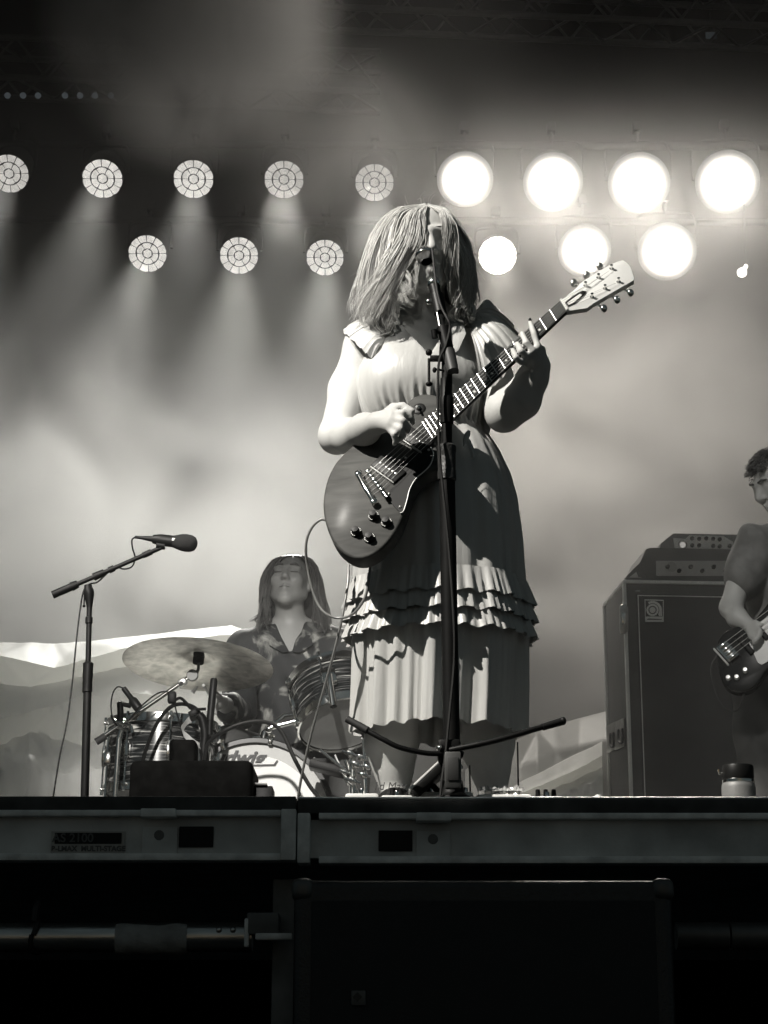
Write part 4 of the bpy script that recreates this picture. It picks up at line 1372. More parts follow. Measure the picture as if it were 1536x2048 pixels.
# ================================================================ covered gear: tarpaulins
def tarp_mat(name, g_, rough):
    m = M(name, g_, rough, var=.12, vscale=3, bump=.3, bscale=14, spec=.3)
    nt = m.node_tree                # thin sheet: part of the back light comes through
    tr_ = nt.nodes.new('ShaderNodeBsdfTranslucent')
    tr_.inputs[0].default_value = (g_ * 1.5, g_ * 1.5, g_ * 1.45, 1)
    mx = nt.nodes.new('ShaderNodeMixShader')
    mx.inputs[0].default_value = .40
    nt.links.new(nt.nodes['Principled BSDF'].outputs[0], mx.inputs[1])
    nt.links.new(tr_.outputs[0], mx.inputs[2])
    nt.links.new(mx.outputs[0], nt.nodes['Material Output'].inputs[0])
    return m
TARP = tarp_mat('tarpaulin', .80, .5)
from mathutils import noise as mnoise
def sheet(label, cols, rows, mat, seed, crink=.012, sub=9, jit=.05):
    """draped sheet: rows of (picture rows per column, depth); straight creases between control points"""
    rg = random.Random(seed)
    C = []
    for (pys, Y) in rows:
        line = []
        for k, px in enumerate(cols):
            p = at(px, pys[k] if pys else 1700, Y + rg.uniform(-jit, jit))
            if pys is None: p.z = DECK + .012
            p.z = max(p.z, DECK + .012)
            line.append(p)
        C.append(line)
    P = []
    nr, ncol = len(C), len(cols)
    for i in range((nr - 1) * sub + 1):
        a, s = min(i // sub, nr - 2), 0
        s = (i - a * sub) / sub
        row = []
        for j in range((ncol - 1) * sub + 1):
            b_ = min(j // sub, ncol - 2)
            t = (j - b_ * sub) / sub
            p00, p01, p10, p11 = C[a][b_], C[a][b_ + 1], C[a + 1][b_], C[a + 1][b_ + 1]
            if (a + b_) % 2 == 0:          # two flat triangles, split one way or the other
                p = p00 + (p01 - p00) * t + (p11 - p01) * s if t >= s else p00 + (p10 - p00) * s + (p11 - p10) * t
            else:
                p = p00 + (p01 - p00) * t + (p10 - p00) * s if t + s <= 1 else p11 + (p10 - p11) * (1 - t) + (p01 - p11) * (1 - s)
            w = (i / ((nr - 1) * sub))
            q = Vector((p.x * 9, p.z * 11, seed))
            d = (abs(mnoise.noise(q)) * 1.0 + abs(mnoise.noise(q * 2.3)) * .6 + abs(mnoise.noise(q * 5.1)) * .25) * crink * (.25 + 1.5 * smooth(.45, .85, w))
            row.append(p + Vector((0, -d, d * .5)))
        P.append(row)
    o = MB().grid(P).build('tarpaulin', mat, fix=False, sharp=75)
    return tag(o, label, 'tarp')
cols = [-160, -60, 0, 60, 110, 170, 240, 300, 380, 462, 500, 560]
sheet('crumpled pale tarpaulin draped over gear at the left', cols, [
    ([1380] * 9 + [1370, 1380, 1420], 8.9),
    ([1292, 1289, 1286, 1287, 1288, 1284, 1276, 1270, 1260, 1252, 1264, 1330], 8.35),
    ([1300, 1305, 1312, 1326, 1337, 1320, 1300, 1288, 1278, 1270, 1285, 1350], 7.95),
    ([1352, 1362, 1368, 1375, 1366, 1352, 1336, 1332, 1330, 1326, 1340, 1390], 8.10),
    ([1420, 1432, 1440, 1425, 1412, 1396, 1384, 1392, 1398, 1400, 1410, 1440], 7.80),
    ([1490, 1480, 1500, 1466, 1484, 1495, 1466, 1480, 1478, 1486, 1490, 1500], 7.95),
    ([1545, 1560, 1550, 1528, 1562, 1540, 1556, 1545, 1552, 1548, 1556, 1560], 7.62),
    (None, 7.75)], TARP, 3, .030)
cols = [975, 1010, 1045, 1080, 1110, 1140, 1172, 1204]
sheet('crumpled pale tarpaulin with a bright top band, beside the bass cabinet', cols, [
    ([1620, 1610, 1590, 1572, 1560, 1545, 1530, 1515], 9.0),
    ([1600, 1582, 1562, 1546, 1530, 1514, 1500, 1484], 8.55),
    ([1612, 1600, 1586, 1572, 1560, 1546, 1530, 1512], 8.10),
    ([1622, 1612, 1600, 1594, 1580, 1568, 1552, 1536], 8.22),
    ([1630, 1622, 1610, 1606, 1600, 1588, 1578, 1562], 8.00),
    (None, 8.05)], TARP, 11, .034)
cols = [930, 985, 1040, 1075, 1110, 1160, 1215, 1300]
sheet('smooth grey tarpaulin slope behind the crumpled right one', cols, [
    ([1570, 1540, 1520, 1500, 1490, 1470, 1460, 1440], 9.7),
    ([1540, 1505, 1476, 1462, 1450, 1436, 1422, 1402], 9.25),
    ([1600, 1560, 1530, 1520, 1500, 1490, 1478, 1460], 8.95),
    ([1640, 1620, 1600, 1590, 1580, 1570, 1560, 1550], 8.80),
    (None, 8.75)], tarp_mat('tarpaulin_grey', .40, .5), 5, .004)

# ================================================================ bass cabinet with two amplifier heads
TOLEX = M('tolex_black', .075, .6, bump=.4, bscale=260)
GRILLE = M('grille_cloth', .050, .75, bump=.4, bscale=400)
TRIM = M('trim_aluminium', .75, .45, 0)
YA_ = 7.75
fl, frr = at(1247, 1160, YA_), at(1560, 1163, YA_ + .05)
bl = at(1206, 1196, YA_ + .42)
H = fl.z - DECK
ex = (frr - fl); ex.z = 0; W = ex.length; ex.normalize()
ey = Vector((-ex.y, ex.x, 0))
# depth direction taken from the visible left side
dp = Vector((bl.x - fl.x, bl.y - fl.y, 0))
ey = dp.normalized(); DPT = dp.length
cab = thing('bass_cabinet', 'tall black bass speaker cabinet with pale trim at the right', 'speaker cabinet', Vector((fl.x, fl.y, DECK)) + ex * W / 2 + ey * DPT / 2)
def cb(u, v, w):                    # u along front, v depth, w height
    return Vector((fl.x, fl.y, DECK)) + ex * u + ey * v + Vector((0, 0, w))
def cbox(mb, u0, u1, v0, v1, w0, w1, bev=0.0):
    vs = [cb(u, v, w) for u in (u0, u1) for v in (v0, v1) for w in (w0, w1)]
    fs = [(0, 1, 3, 2), (4, 6, 7, 5), (0, 4, 5, 1), (2, 3, 7, 6), (0, 2, 6, 4), (1, 5, 7, 3)]
    if bev > 0:
        bm = bmesh.new()
        bv = [bm.verts.new(x) for x in vs]
        for f in fs: bm.faces.new([bv[i] for i in f])
        bmesh.ops.recalc_face_normals(bm, faces=bm.faces[:])
        bmesh.ops.bevel(bm, geom=bm.edges[:], offset=bev, segments=2, affect='EDGES', profile=.5)
        bm.verts.index_update()
        mb.add([v.co for v in bm.verts], [[v.index for v in f.verts] for f in bm.faces])
        bm.free()
        return mb
    return mb.add(vs, fs)
cbox(MB(), .006, W - .006, .012, DPT - .006, .03, H - .006, .008).build('box', TOLEX, cab)
cbox(MB(), .05, W - .05, .004, .02, .07, H - .055).build('grille', GRILLE, cab)
tr = .011
for (n_, a_) in (('edge_trim', (-.002, W + .002, -.002, .014, H - tr, H + .002)), ('edge_trim', (-.004, .010, -.004, .012, .03, H - tr)), ('edge_trim', (W - .010, W + .004, -.004, .012, .03, H - tr)),
                 ('edge_trim', (-.004, .008, DPT - .012, DPT, .03, H - tr)), ('edge_trim', (-.003, .012, .014, DPT, H - .012, H + .001))):
    cbox(MB(), *a_, .003).build(n_, TRIM, cab)
g0, g1 = .055, W - .055
pi_ = .0035
for a_ in ((g0, g1, -.001, .006, H - .06 - pi_, H - .06), (g0, g0 + pi_, -.001, .006, .075, H - .06 - pi_), (g1 - pi_, g1, -.001, .006, .075, H - .06 - pi_)):
    cbox(MB(), *a_).build('grille_piping', TRIM, cab)
for u in (.045, W - .09):
    cbox(MB(), u, u + .02, -.004, .012, H - .048, H - .041, .002).build('screw_plate', CHROME, cab)
# badge: square with round a-mark
def fpt(px, py, v):
    """pixel to a point on the cabinet front plane, v metres proud"""
    p = hit(px, py, cb(0, -v, 0), ey)
    return p
BADGE = M('badge_silver', .75, .5, 0)
BDARK = M('badge_dark', .03, .5)
q = [fpt(1289, 1199, .002), fpt(1327, 1200, .002), fpt(1327, 1244, .002), fpt(1290, 1244, .002)]
bd_ = MB().prism(q, -ey * .004).build('badge', BADGE, cab)
q = [fpt(1291, 1201, .0062), fpt(1325.5, 1202, .0062), fpt(1325.5, 1233, .0062), fpt(1291.5, 1233, .0062)]
MB().prism(q, -ey * .001).build('badge_field', BDARK, bd_)
cx, cyy = 1305, 1220
def disc(r_, v, mat, name, squareish=False):
    pts = []
    for k in range(36):
        a = 2 * math.pi * k / 36
        pts.append(fpt(cx + r_ * math.cos(a), cyy - r_ * math.sin(a), v))
    MB().prism(pts, -ey * .0008).build(name, mat, bd_)
arch = [fpt(1324, 1232, .0074), fpt(1317, 1232, .0074)]
arch = [fpt(x, y, .0074) for (x, y) in [(1324, 1232), (1318, 1232)] + [(cx + 13.5 * math.cos(a), cyy - 13.5 * math.sin(a)) for a in [(-.6 + i * (2.1 + .6) / 12) for i in range(13)]] + [(cx + 18.5 * math.cos(a), cyy - 1 - 17 * math.sin(a)) for a in [(2.1 - i * 2.1 / 12) for i in range(13)]]]
MB().prism(arch, -ey * .0008).build('badge_arch', BADGE, bd_)
disc(12.3, .0074, BADGE, 'badge_ring')
disc(8.2, .0084, BDARK, 'badge_ring_gap')
disc(6.2, .0094, BADGE, 'badge_dot')
q = [fpt(1294, 1238, .0066), fpt(1298, 1237, .0066), fpt(1324, 1238.5, .0066), fpt(1324, 1239.7, .0066), fpt(1294, 1239.5, .0066)]
MB().prism(q, -ey * .0008).build('badge_script', BDARK, bd_)
# side catch and recessed handles
def spt(px, py, u=0.0):
    """pixel to a point on the left side plane, u metres proud"""
    return hit(px, py, cb(-u, 0, 0), ex)
m = MB().prism([fpt(1239, 1213, .003), fpt(1245, 1209, .003), fpt(1252, 1209, .003), fpt(1256, 1218, .003), fpt(1256, 1262, .003), fpt(1250, 1268, .003), fpt(1241, 1268, .003), fpt(1239, 1262, .003)], -ey * .008, bevel=.002)
ct = m.build('catch', STEEL, cab)
MB().prism([fpt(1243, 1226, .012), fpt(1251, 1226, .012), fpt(1251, 1250, .012), fpt(1243, 1250, .012)], -ey * .006, bevel=.002).build('catch_lever', CHROME, ct)
for (x0, x1, y0, y1, sk) in ((1216, 1231, 1452, 1508, -9), (1232, 1249, 1444, 1501, -8)):
    outl = [spt(x0, y0, .002), spt(x1, y0 + sk, .002), spt(x1, y1 + sk, .002), spt(x0, y1, .002)]
    hnd = MB().prism(outl, -ex * .006, bevel=.002).build('handle_dish', STEEL, cab)
    w_ = x1 - x0
    MB().tube(catmull([spt(x0 + w_ * .3, y0 + 16, .012), spt(x0 + w_ * .3, y0 + 38, .02), spt(x0 + w_ * .75, y0 + 40, .02), spt(x0 + w_ * .75, y0 + 14, .012)], 4), .005, 8).build('handle_bar', BLACKP, hnd)
for (u, v) in ((.05, .05), (W - .05, .05), (.05, DPT - .05), (W - .05, DPT - .05)):
    p = cb(u, v, 0)
    MB().lathe([(.02, 0), (.02, .032)], p, (0, 0, 1), 14).build('foot', RUBBER, cab)

# lower head in its soft cover
HEADB = M('amp_case', .10, .6, bump=.2, bscale=200)
FACE = M('amp_face', .45, .5, 0, var=.15)
z0 = H + .003
h1 = at(1310, 1098, YA_ + .05).z - DECK
a1 = thing('amplifier_head', 'long amplifier head with pale dented face resting on the bass cabinet', 'amplifier', cb(W / 2, .2, z0))
u0 = .012
prof = [(0.00, 0), (.0, .012), (.03, .045), (.062, .075), (.088, h1 - z0 - .006), (.108, h1 - z0)]
vs, fs = [], []
for v in (.02, .32):
    row = [(u, z) for (u, z) in prof] + [(W - .02, h1 - z0), (W - .01, 0)]
    vs += [cb(u0 + u, v, z0 + z) for (u, z) in row]
n_ = len(prof) + 2
fs = [tuple(range(n_)), tuple(reversed(range(n_, 2 * n_)))] + [(i, i + n_, (i + 1) % n_ + n_, (i + 1) % n_) for i in range(n_)]
MB().add(vs, fs).build('case', HEADB, a1, sharp=25)
def front_rect(px0, py0, px1, py1, vv, th, mat, name, parent, bev=0.0):
    q = [hit(px0, py0, cb(0, vv, 0), ey), hit(px1, py0, cb(0, vv, 0), ey), hit(px1, py1, cb(0, vv, 0), ey), hit(px0, py1, cb(0, vv, 0), ey)]
    return MB().prism(q, -ey * th, bevel=bev).build(name, mat, parent)
fc = front_rect(1312, 1122, 1540, 1152, .018, .004, FACE, 'face_plate', a1)
for i in range(9):
    px = 1335 + i * 23
    c = hit(px, 1138 + (4 if i % 2 else -4), cb(0, .012, 0), ey)
    MB().lathe([(.009, 0), (.009, .004), (.0065, .016), (.001, .017)], c, -ey, 14).build('knob', BLACKP, fc)
c = hit(1343, 1134, cb(0, .012, 0), ey)
MB().lathe([(.02, 0), (.021, .004), (.001, .005)], c, -ey, 20).build('dial', GREYP, fc)
MB().prism([cb(.025, .012, z0 + .010), cb(.055, .012, z0 + .034), cb(.062, .012, z0 + .012), cb(.078, .012, z0 + .010)], -ey * .004).build('torn_flap', M('flap_pale', .5, .6), a1)
# upper head
h2b, h2t = h1 + .003, at(1350, 1067, YA_ + .05).z - DECK
a2 = thing('amplifier_head', 'small amplifier head with ten dark knobs on top of the stack', 'amplifier', cb(W / 2, .2, h2b))
uu0 = (hit(1320, 1090, cb(0, .03, 0), ey) - cb(0, .03, 0)).dot(ex)
uu1 = (hit(1347, 1068, cb(0, .03, 0), ey) - cb(0, .03, 0)).dot(ex)
row = [(uu0, h2b), (uu0 + .003, h2b + .018), (uu1, h2t), (W - .03, h2t), (W - .02, h2b)]
vs = [cb(u, v, z) for v in (.03, .30) for (u, z) in row]
MB().add(vs, [tuple(range(5)), tuple(reversed(range(5, 10)))] + [(i, i + 5, (i + 1) % 5 + 5, (i + 1) % 5) for i in range(5)]).build('case', M('amp_case_grey', .22, .5), a2, sharp=25)
fc = MB().prism([hit(x, y, cb(0, .028, 0), ey) for (x, y) in ((1346, 1076), (1350, 1100), (1466, 1101), (1466, 1084), (1446, 1072), (1378, 1071), (1370, 1078))], -ey * .003).build('face_plate', M('amp_face_pale', .8, .5, 0), a2)
for (x, y) in ((1384, 1077), (1398, 1078), (1412, 1077), (1426, 1078), (1439, 1079), (1384, 1091), (1398, 1091), (1426, 1092), (1439, 1093), (1459, 1092)):
    c = hit(x, y, cb(0, .024, 0), ey)
    MB().lathe([(.0085, 0), (.0085, .003), (.006, .013), (.001, .014)], c, -ey, 14).build('knob', M('knob_grey', .06, .5) if x == 1384 else BLACKP, fc)
c = hit(1365, 1090, cb(0, .024, 0), ey)
MB().lathe([(.0185, 0), (.0185, .004), (.016, .006), (.0155, .003), (.001, .003)], c, -ey, 24).build('dial_rim', CHROME, fc)
MB().ball(c - ey * .004, (.012, .004, .012)).build('dial_lamp', emit('dial_glow', .35), fc)
# ================================================================ electric guitar of the singer
GN = Vector((-.22, -.91, .35)).normalized()          # facing of the guitar top
GP = at(757, 972, 4.475)                             # a point on its face
def gp(px, py, up=0.0):
    return hit(px, py, GP + GN * up, GN)
GWOOD = bpy.data.materials.new('guitar_mahogany')
GWOOD.use_nodes = True
nt = GWOOD.node_tree
b = nt.nodes['Principled BSDF']
tcn = nt.nodes.new('ShaderNodeTexCoord')
mp = nt.nodes.new('ShaderNodeMapping')
mp.inputs['Rotation'].default_value = (0, rad(44), 0)
mp.inputs['Scale'].default_value = (1.2, 5, 9)
nt.links.new(tcn.outputs['Object'], mp.inputs[0])
nz = nt.nodes.new('ShaderNodeTexNoise')
nz.inputs['Scale'].default_value = 4
nz.inputs['Detail'].default_value = 7
nz.inputs['Distortion'].default_value = .6
nt.links.new(mp.outputs[0], nz.inputs['Vector'])
cr = nt.nodes.new('ShaderNodeValToRGB')
cr.color_ramp.elements[0].position = .3
cr.color_ramp.elements[1].position = .72
cr.color_ramp.elements[0].color = (.040, .040, .038, 1)
cr.color_ramp.elements[1].color = (.095, .095, .09, 1)
nt.links.new(nz.outputs[0], cr.inputs[0])
nt.links.new(cr.outputs[0], b.inputs['Base Color'])
b.inputs['Roughness'].default_value = .6
b.inputs['Specular IOR Level'].default_value = .15
b.inputs['Coat Weight'].default_value = .02
b.inputs['Coat Roughness'].default_value = .2
DARKW = M('fingerboard_rosewood', .04, .8, spec=.1, var=.35, vscale=60, stretch=(1, 1, 3))
FRETM = M('fret_wire', .85, .25, .6)
PICKG = M('pickguard_black', .010, .5, spec=.15)
PEARL = M('pearl', .75, .3)
HSTK = M('headstock_pale', .62, .35, var=.05)
gtr = thing('electric_guitar', 'single cutaway electric guitar with black pickguard held by the singer', 'guitar', gp(700, 1110))
out_px = [(884, 798), (872, 790), (855, 787), (838, 789), (822, 797), (806, 814), (790, 834), (770, 850), (742, 866), (708, 888), (674, 921), (656, 953), (647, 990), (647, 1026), (655, 1059), (672, 1091), (698, 1112), (726, 1116), (756, 1102),
          (782, 1075), (801, 1043), (812, 1012), (822, 983), (838, 958), (858, 944), (880, 935), (898, 921), (905, 905), (901, 890), (890, 884), (879, 889), (875, 900), (872, 890), (872, 878), (880, 864), (898, 842)]
outl = [gp(x, y) for x, y in out_px]
cl = catmull(outl + [outl[0]], 3)[:-1]
MB().prism(cl, -GN * .045, bevel=.006).build('body', GWOOD, gtr, sharp=50)
# neck: fingerboard between its four corners
FB0, FB1 = (gp(1120, 601, .008), gp(1133, 622, .008)), (gp(836, 851, .008), gp(857, 884, .008))
def fb(t, s, up=0.0):                 # t 0 nut .. 1 end ; s 0 bass .. 1 treble
    return lerp(lerp(FB0[0], FB1[0], t), lerp(FB0[1], FB1[1], t), s) + GN * up
GA = (lerp(*FB0, .5) - lerp(*FB1, .5)).normalized()     # toward the headstock
GB = GN.cross(GA).normalized()
MB().prism([fb(0, 0), fb(0, 1), fb(1, 1), fb(1, 0)], -GN * .007).build('fingerboard', DARKW, gtr)
# neck back: half round
P = []
for i in range(13):
    t = i / 12 * .9
    row = []
    for k in range(11):
        a = math.pi * k / 10
        e0, e1 = fb(t, 0, -.007), fb(t, 1, -.007)
        c, w = (e0 + e1) / 2, (e1 - e0) / 2
        row.append(c - w * math.cos(a) - GN * (.016 * math.sin(a)))
    P.append(row)
MB().grid(P).build('neck', GWOOD, gtr, fix=False)
SC = (lerp(*FB0, .5) - gp(757, 972)).length            # nut to bridge
FBL = (lerp(*FB0, .5) - lerp(*FB1, .5)).length
dots = {3, 5, 7, 9, 15, 17, 19}
for n_ in range(1, 23):
    t = SC * (1 - 2 ** (-n_ / 12)) / FBL
    if t > .985: break
    MB().tube([fb(t, .02, .0006), fb(t, .98, .0006)], .0012, 6).build('fret', FRETM, gtr)
    t1 = SC * (1 - 2 ** (-(n_ - 1) / 12)) / FBL
    if n_ in dots:
        MB().lathe([(.0032, 0), (.0032, .0006)], fb((t + t1) / 2, .62), GN, 12).build('inlay_dot', PEARL, gtr)
    if n_ == 12:
        for s in (.3, .7):
            MB().lathe([(.0032, 0), (.0032, .0006)], fb((t + t1) / 2, s), GN, 12).build('inlay_dot', PEARL, gtr)
MB().prism([fb(-.012, 0), fb(-.012, 1), fb(0, 1), fb(0, 0)], GN * .004).build('nut', PEARL, gtr)
# headstock, tipped back
NUT = lerp(*FB0, .5) - GN * .006
HN = (GN * math.cos(rad(13)) + GA * math.sin(rad(13))).normalized()
def hp(px, py, up=0.0):
    return hit(px, py, NUT + HN * up, HN)
hs = [hp(x, y) for x, y in ((1121, 601), (1133, 622), (1160, 618), (1174, 616), (1188, 606), (1228, 583), (1268, 560), (1268, 554), (1262, 535), (1255, 526), (1246, 520), (1234, 523), (1220, 529), (1192, 545), (1166, 562), (1144, 583))]
hsb = MB().prism(hs, -HN * .014, bevel=.0015).build('headstock', HSTK, gtr, sharp=30)
MB().prism([hp(x, y, .001) for x, y in ((1130, 606), (1136, 614), (1150, 608), (1166, 594), (1173, 584), (1165, 582), (1145, 592))], HN * .002, bevel=.0008).build('truss_cover', BLACKP, hsb)
MB().prism([hp(x, y, .0034) for x, y in ((1134, 606), (1138, 610), (1150, 603), (1164, 590), (1160, 588), (1146, 597))], HN * .0008).build('cover_face', PEARL, hsb)
posts = [(1171, 572), (1197, 556), (1223, 538), (1184, 595), (1210, 578), (1237, 564)]
for i, (x, y) in enumerate(posts):
    p = hp(x, y)
    pt = MB().lathe([(.0055, 0), (.0055, .002), (.003, .003), (.003, .009), (.0038, .0095), (.0038, .0125), (.001, .013)], p, HN, 12).build('tuning_post', CHROME, gtr)
    hb_ = HN.cross(GA).normalized()
    sgn = 1 if i < 3 else -1
    if (hp(1171, 572) - hp(1184, 595)).dot(hb_) < 0: sgn = -sgn
    e = p - HN * .012 + hb_ * sgn * .030
    MB().tube([p - HN * .013, e], .0026, 8).ball(e + hb_ * sgn * .010, (.0085, .0055, .0105)).build('tuning_key', CHROME if i >= 3 else STEEL, pt)
# pickups, bridge, tailpiece
def gbox(px, py, L, W_, H_, mat, name, parent, bev=.003, up=0.0):
    R = Matrix((GA, GB, GN)).transposed()
    return MB().box(gp(px, py) + GN * (H_ / 2 + up), (L, W_, H_), R=R, bevel=bev).build(name, mat, parent)
for (px, py) in ((833, 881), (778, 941)):
    pk = gbox(px, py, .040, .086, .010, BLACKP, 'pickup', gtr, .004)
    for k in range(6):
        p = gp(px, py) + GB * ((k - 2.5) * .0104) + GN * .0095
        MB().lathe([(.0026, 0), (.0026, .0012), (.001, .0018)], p, GN, 10).build('pole_screw', FRETM, pk)
    MB().box(gp(px, py) - GA * .021 + GN * .004, (.003, .08, .008), R=Matrix((GA, GB, GN)).transposed(), bevel=.001).build('pickup_edge', M('pickup_cream', .55, .4), pk)
pgo = [gp(x, y, .0015) for x, y in ((861, 894), (867, 908), (861, 929), (846, 945), (833, 956), (820, 977), (814, 1000), (807, 1022), (800, 1026), (772, 994), (790, 972), (804, 955), (800, 935), (806, 921), (826, 908), (848, 905))]
pgd = MB().prism(pgo, GN * .0025).build('pickguard', PICKG, gtr, sharp=30)
rim = catmull([gp(x, y, .003) for x, y in ((861, 894), (867, 908), (861, 929), (846, 945), (833, 956), (820, 977), (814, 1000), (807, 1022), (800, 1026))], 5)
MB().tube(rim, .0014, 6).build('pickguard_rim', PEARL, pgd)
for (x, y) in ((811, 916), (857, 900), (778, 988), (800, 1014)):
    MB().ball(gp(x, y, .0045), (.0034, .0034, .0034)).build('pickguard_screw', FRETM, pgd)
br = MB().tube([gp(738, 947, .010), gp(775, 996, .010)], .0062, 10).build('bridge', CHROME, gtr)
for k in range(6):
    p = lerp(gp(743, 953), gp(768, 987), k / 5)
    MB().box(p + GN * .0165, (.009, .0055, .006), R=Matrix((GA, GB, GN)).transposed(), bevel=.001).build('saddle', CHROME, br)
for (x, y) in ((738, 947), (775, 996)):
    MB().lathe([(.006, 0), (.006, .012), (.004, .013)], gp(x, y), GN, 12).build('bridge_post', CHROME, br)
tp = MB().tube(catmull([gp(719, 953, .008), gp(729, 972, .011), gp(740, 990, .011), gp(750, 1008, .008)], 4), .0075, 12).build('tailpiece', CHROME, gtr)
for (x, y) in ((719, 953), (750, 1008)):
    MB().lathe([(.008, 0), (.009, .010), (.0085, .014), (.004, .016), (.001, .0162)], gp(x, y), GN, 14).build('tailpiece_stud', CHROME, tp)
# strings
for k in range(6):
    s = .1 + .8 * k / 5
    a_ = lerp(gp(727, 962), gp(745, 998), k / 5) + GN * .013
    b_ = lerp(gp(743, 953), gp(768, 987), k / 5) + GN * .0205
    n_ = fb(-.006, s, .0045)
    q = hp(*posts[[0, 1, 2, 5, 4, 3][k]], .006)
    MB().tube([a_, b_, n_, q], .00062 - .00004 * k, 5).build('string', FRETM, gtr)
# knobs and switch
for (x, y) in ((713, 1066), (740, 1078), (748, 1034), (774, 1047)):
    kb = MB().lathe([(.0125, 0), (.0135, .001), (.0125, .004), (.0095, .006), (.0088, .016), (.0078, .018), (.001, .0185)], gp(x, y), GN, 20).build('control_knob', BLACKP, gtr)
    for j in range(11):
        a = -.6 + j * .42
        d = GA * math.cos(a) + GB * math.sin(a)
        MB().box(gp(x, y) + d * .0112 + GN * .0053, (.0022, .0022, .0016), R=Matrix((GA, GB, GN)).transposed()).build('number_mark', PEARL, kb)
sw = MB().lathe([(.016, 0), (.0165, .001), (.015, .002), (.006, .0022), (.006, .006), (.004, .0065)], gp(838, 818), GN, 24).build('toggle_switch', BLACKP, gtr)
MB().lathe([(.0052, .002), (.0052, .008), (.0035, .009)], gp(838, 818), GN, 12).tube([gp(838, 818, .008), gp(833, 813, .020)], [.0022, .0032], 8).build('switch_tip', CHROME, sw)
# guitar lead
gl = [gp(652, 1040, -.03), gp(640, 1040, -.03), at(622, 1058, 4.52), at(612, 1090, 4.53), at(616, 1140, 4.55), at(630, 1195, 4.55), at(650, 1226, 4.54), at(680, 1236, 4.53), at(708, 1226, 4.50), at(730, 1195, 4.475), at(737, 1160, 4.47), at(741, 1128, 4.50), gp(740, 1105, -.055)]
tag(MB().tube(catmull(gl, 6), .0033, 8).build('guitar_cable', M('lead_grey', .22, .35)), 'grey lead looping from the guitar jack past the dress', 'cable')
gl = [at(697, 1130, 4.62), at(696, 1165, 4.60), at(688, 1215, 4.585), at(680, 1255, 4.58), at(664, 1320, 4.58), at(640, 1405, 4.59), at(622, 1470, 4.60), at(606, 1540, 4.61), at(597, 1590, 4.62), at(594, 1632, 4.63)]
gl[-1].z = DECK + .006
tag(MB().tube(catmull(gl, 6), .0031, 8).build('guitar_cable', M('lead_grey2', .12, .35)), 'grey lead hanging straight from behind the guitar to the deck', 'cable')

# ================================================================ people
SKINM = M('skin', .50, .55, var=.08, vscale=14, bump=.05, bscale=240, spec=.3)
NAIL = M('nail_black', .015, .15)
def hand_fingers(S, lists, r0=.0085):
    for pts, sc in lists:
        rs = [r0 * sc * (1.12 - .10 * i) for i in range(len(pts))]
        S.chain(pts, rs, k=.0045)

# ---------------------------------------------------------------- the singer
YS_ = 4.70
foot = at(880, 1600, YS_); foot.z = DECK
singer = thing('person', 'singer in a light ruffled midi dress playing guitar at the main microphone', 'person', foot)
B = SDF()
HR = rot(rx=9, ry=-3, rz=7)
HC = at(851, 500, 4.63)
hw = add_head(B, HC, HR, s=.97, mouth=.006)
nb = at(846, 662, 4.70)
B.rc(hw(0, .022, -.07), nb, .050, .054, k=.02)
shR, shL = at(733, 693, 4.70), at(968, 680, 4.72)
B.chain([shR, at(800, 668, 4.71), at(890, 662, 4.72), shL], [.052, .055, .055, .052], k=.03)
B.el(at(842, 730, 4.715), (.140, .090, .13), k=.04)
B.el(at(790, 775, 4.65), (.068, .06, .068), k=.05)
B.el(at(890, 775, 4.655), (.068, .06, .068), k=.05)
B.el(at(862, 860, 4.72), (.128, .092, .13), k=.05)
B.el(at(880, 970, 4.73), (.165, .122, .13), k=.05)
# right arm (left in the picture)
elR, wrR = at(673, 872, 4.66), at(755, 846, 4.455)
B.chain([shR, at(697, 780, 4.705), elR], [.053, .0465, .042], k=.025)
B.chain([elR, at(702, 872, 4.585), at(730, 858, 4.51), wrR], [.041, .0405, .035, .0255], k=.02)
pR = at(780, 838, 4.425)
for f_ in ((784, 826, 4.42), (785, 836, 4.415), (783, 846, 4.415), (777, 853, 4.42)):
    B.rc(wrR, at(*f_), .020, .0125, k=.012)
hand_fingers(B, [([at(784, 826, 4.42), at(806, 826, 4.402), at(822, 836, 4.408), at(826, 846, 4.42)], 1.0),
                 ([at(785, 837, 4.415), at(806, 842, 4.396), at(816, 855, 4.405), at(814, 864, 4.42)], 1.02),
                 ([at(782, 848, 4.415), at(800, 858, 4.396), at(806, 871, 4.405), at(801, 879, 4.42)], .98),
                 ([at(776, 856, 4.42), at(788, 869, 4.402), at(792, 882, 4.41), at(788, 889, 4.425)], .85),
                 ([at(764, 832, 4.445), at(786, 814, 4.43), at(806, 812, 4.415), at(825, 822, 4.405)], 1.15)])
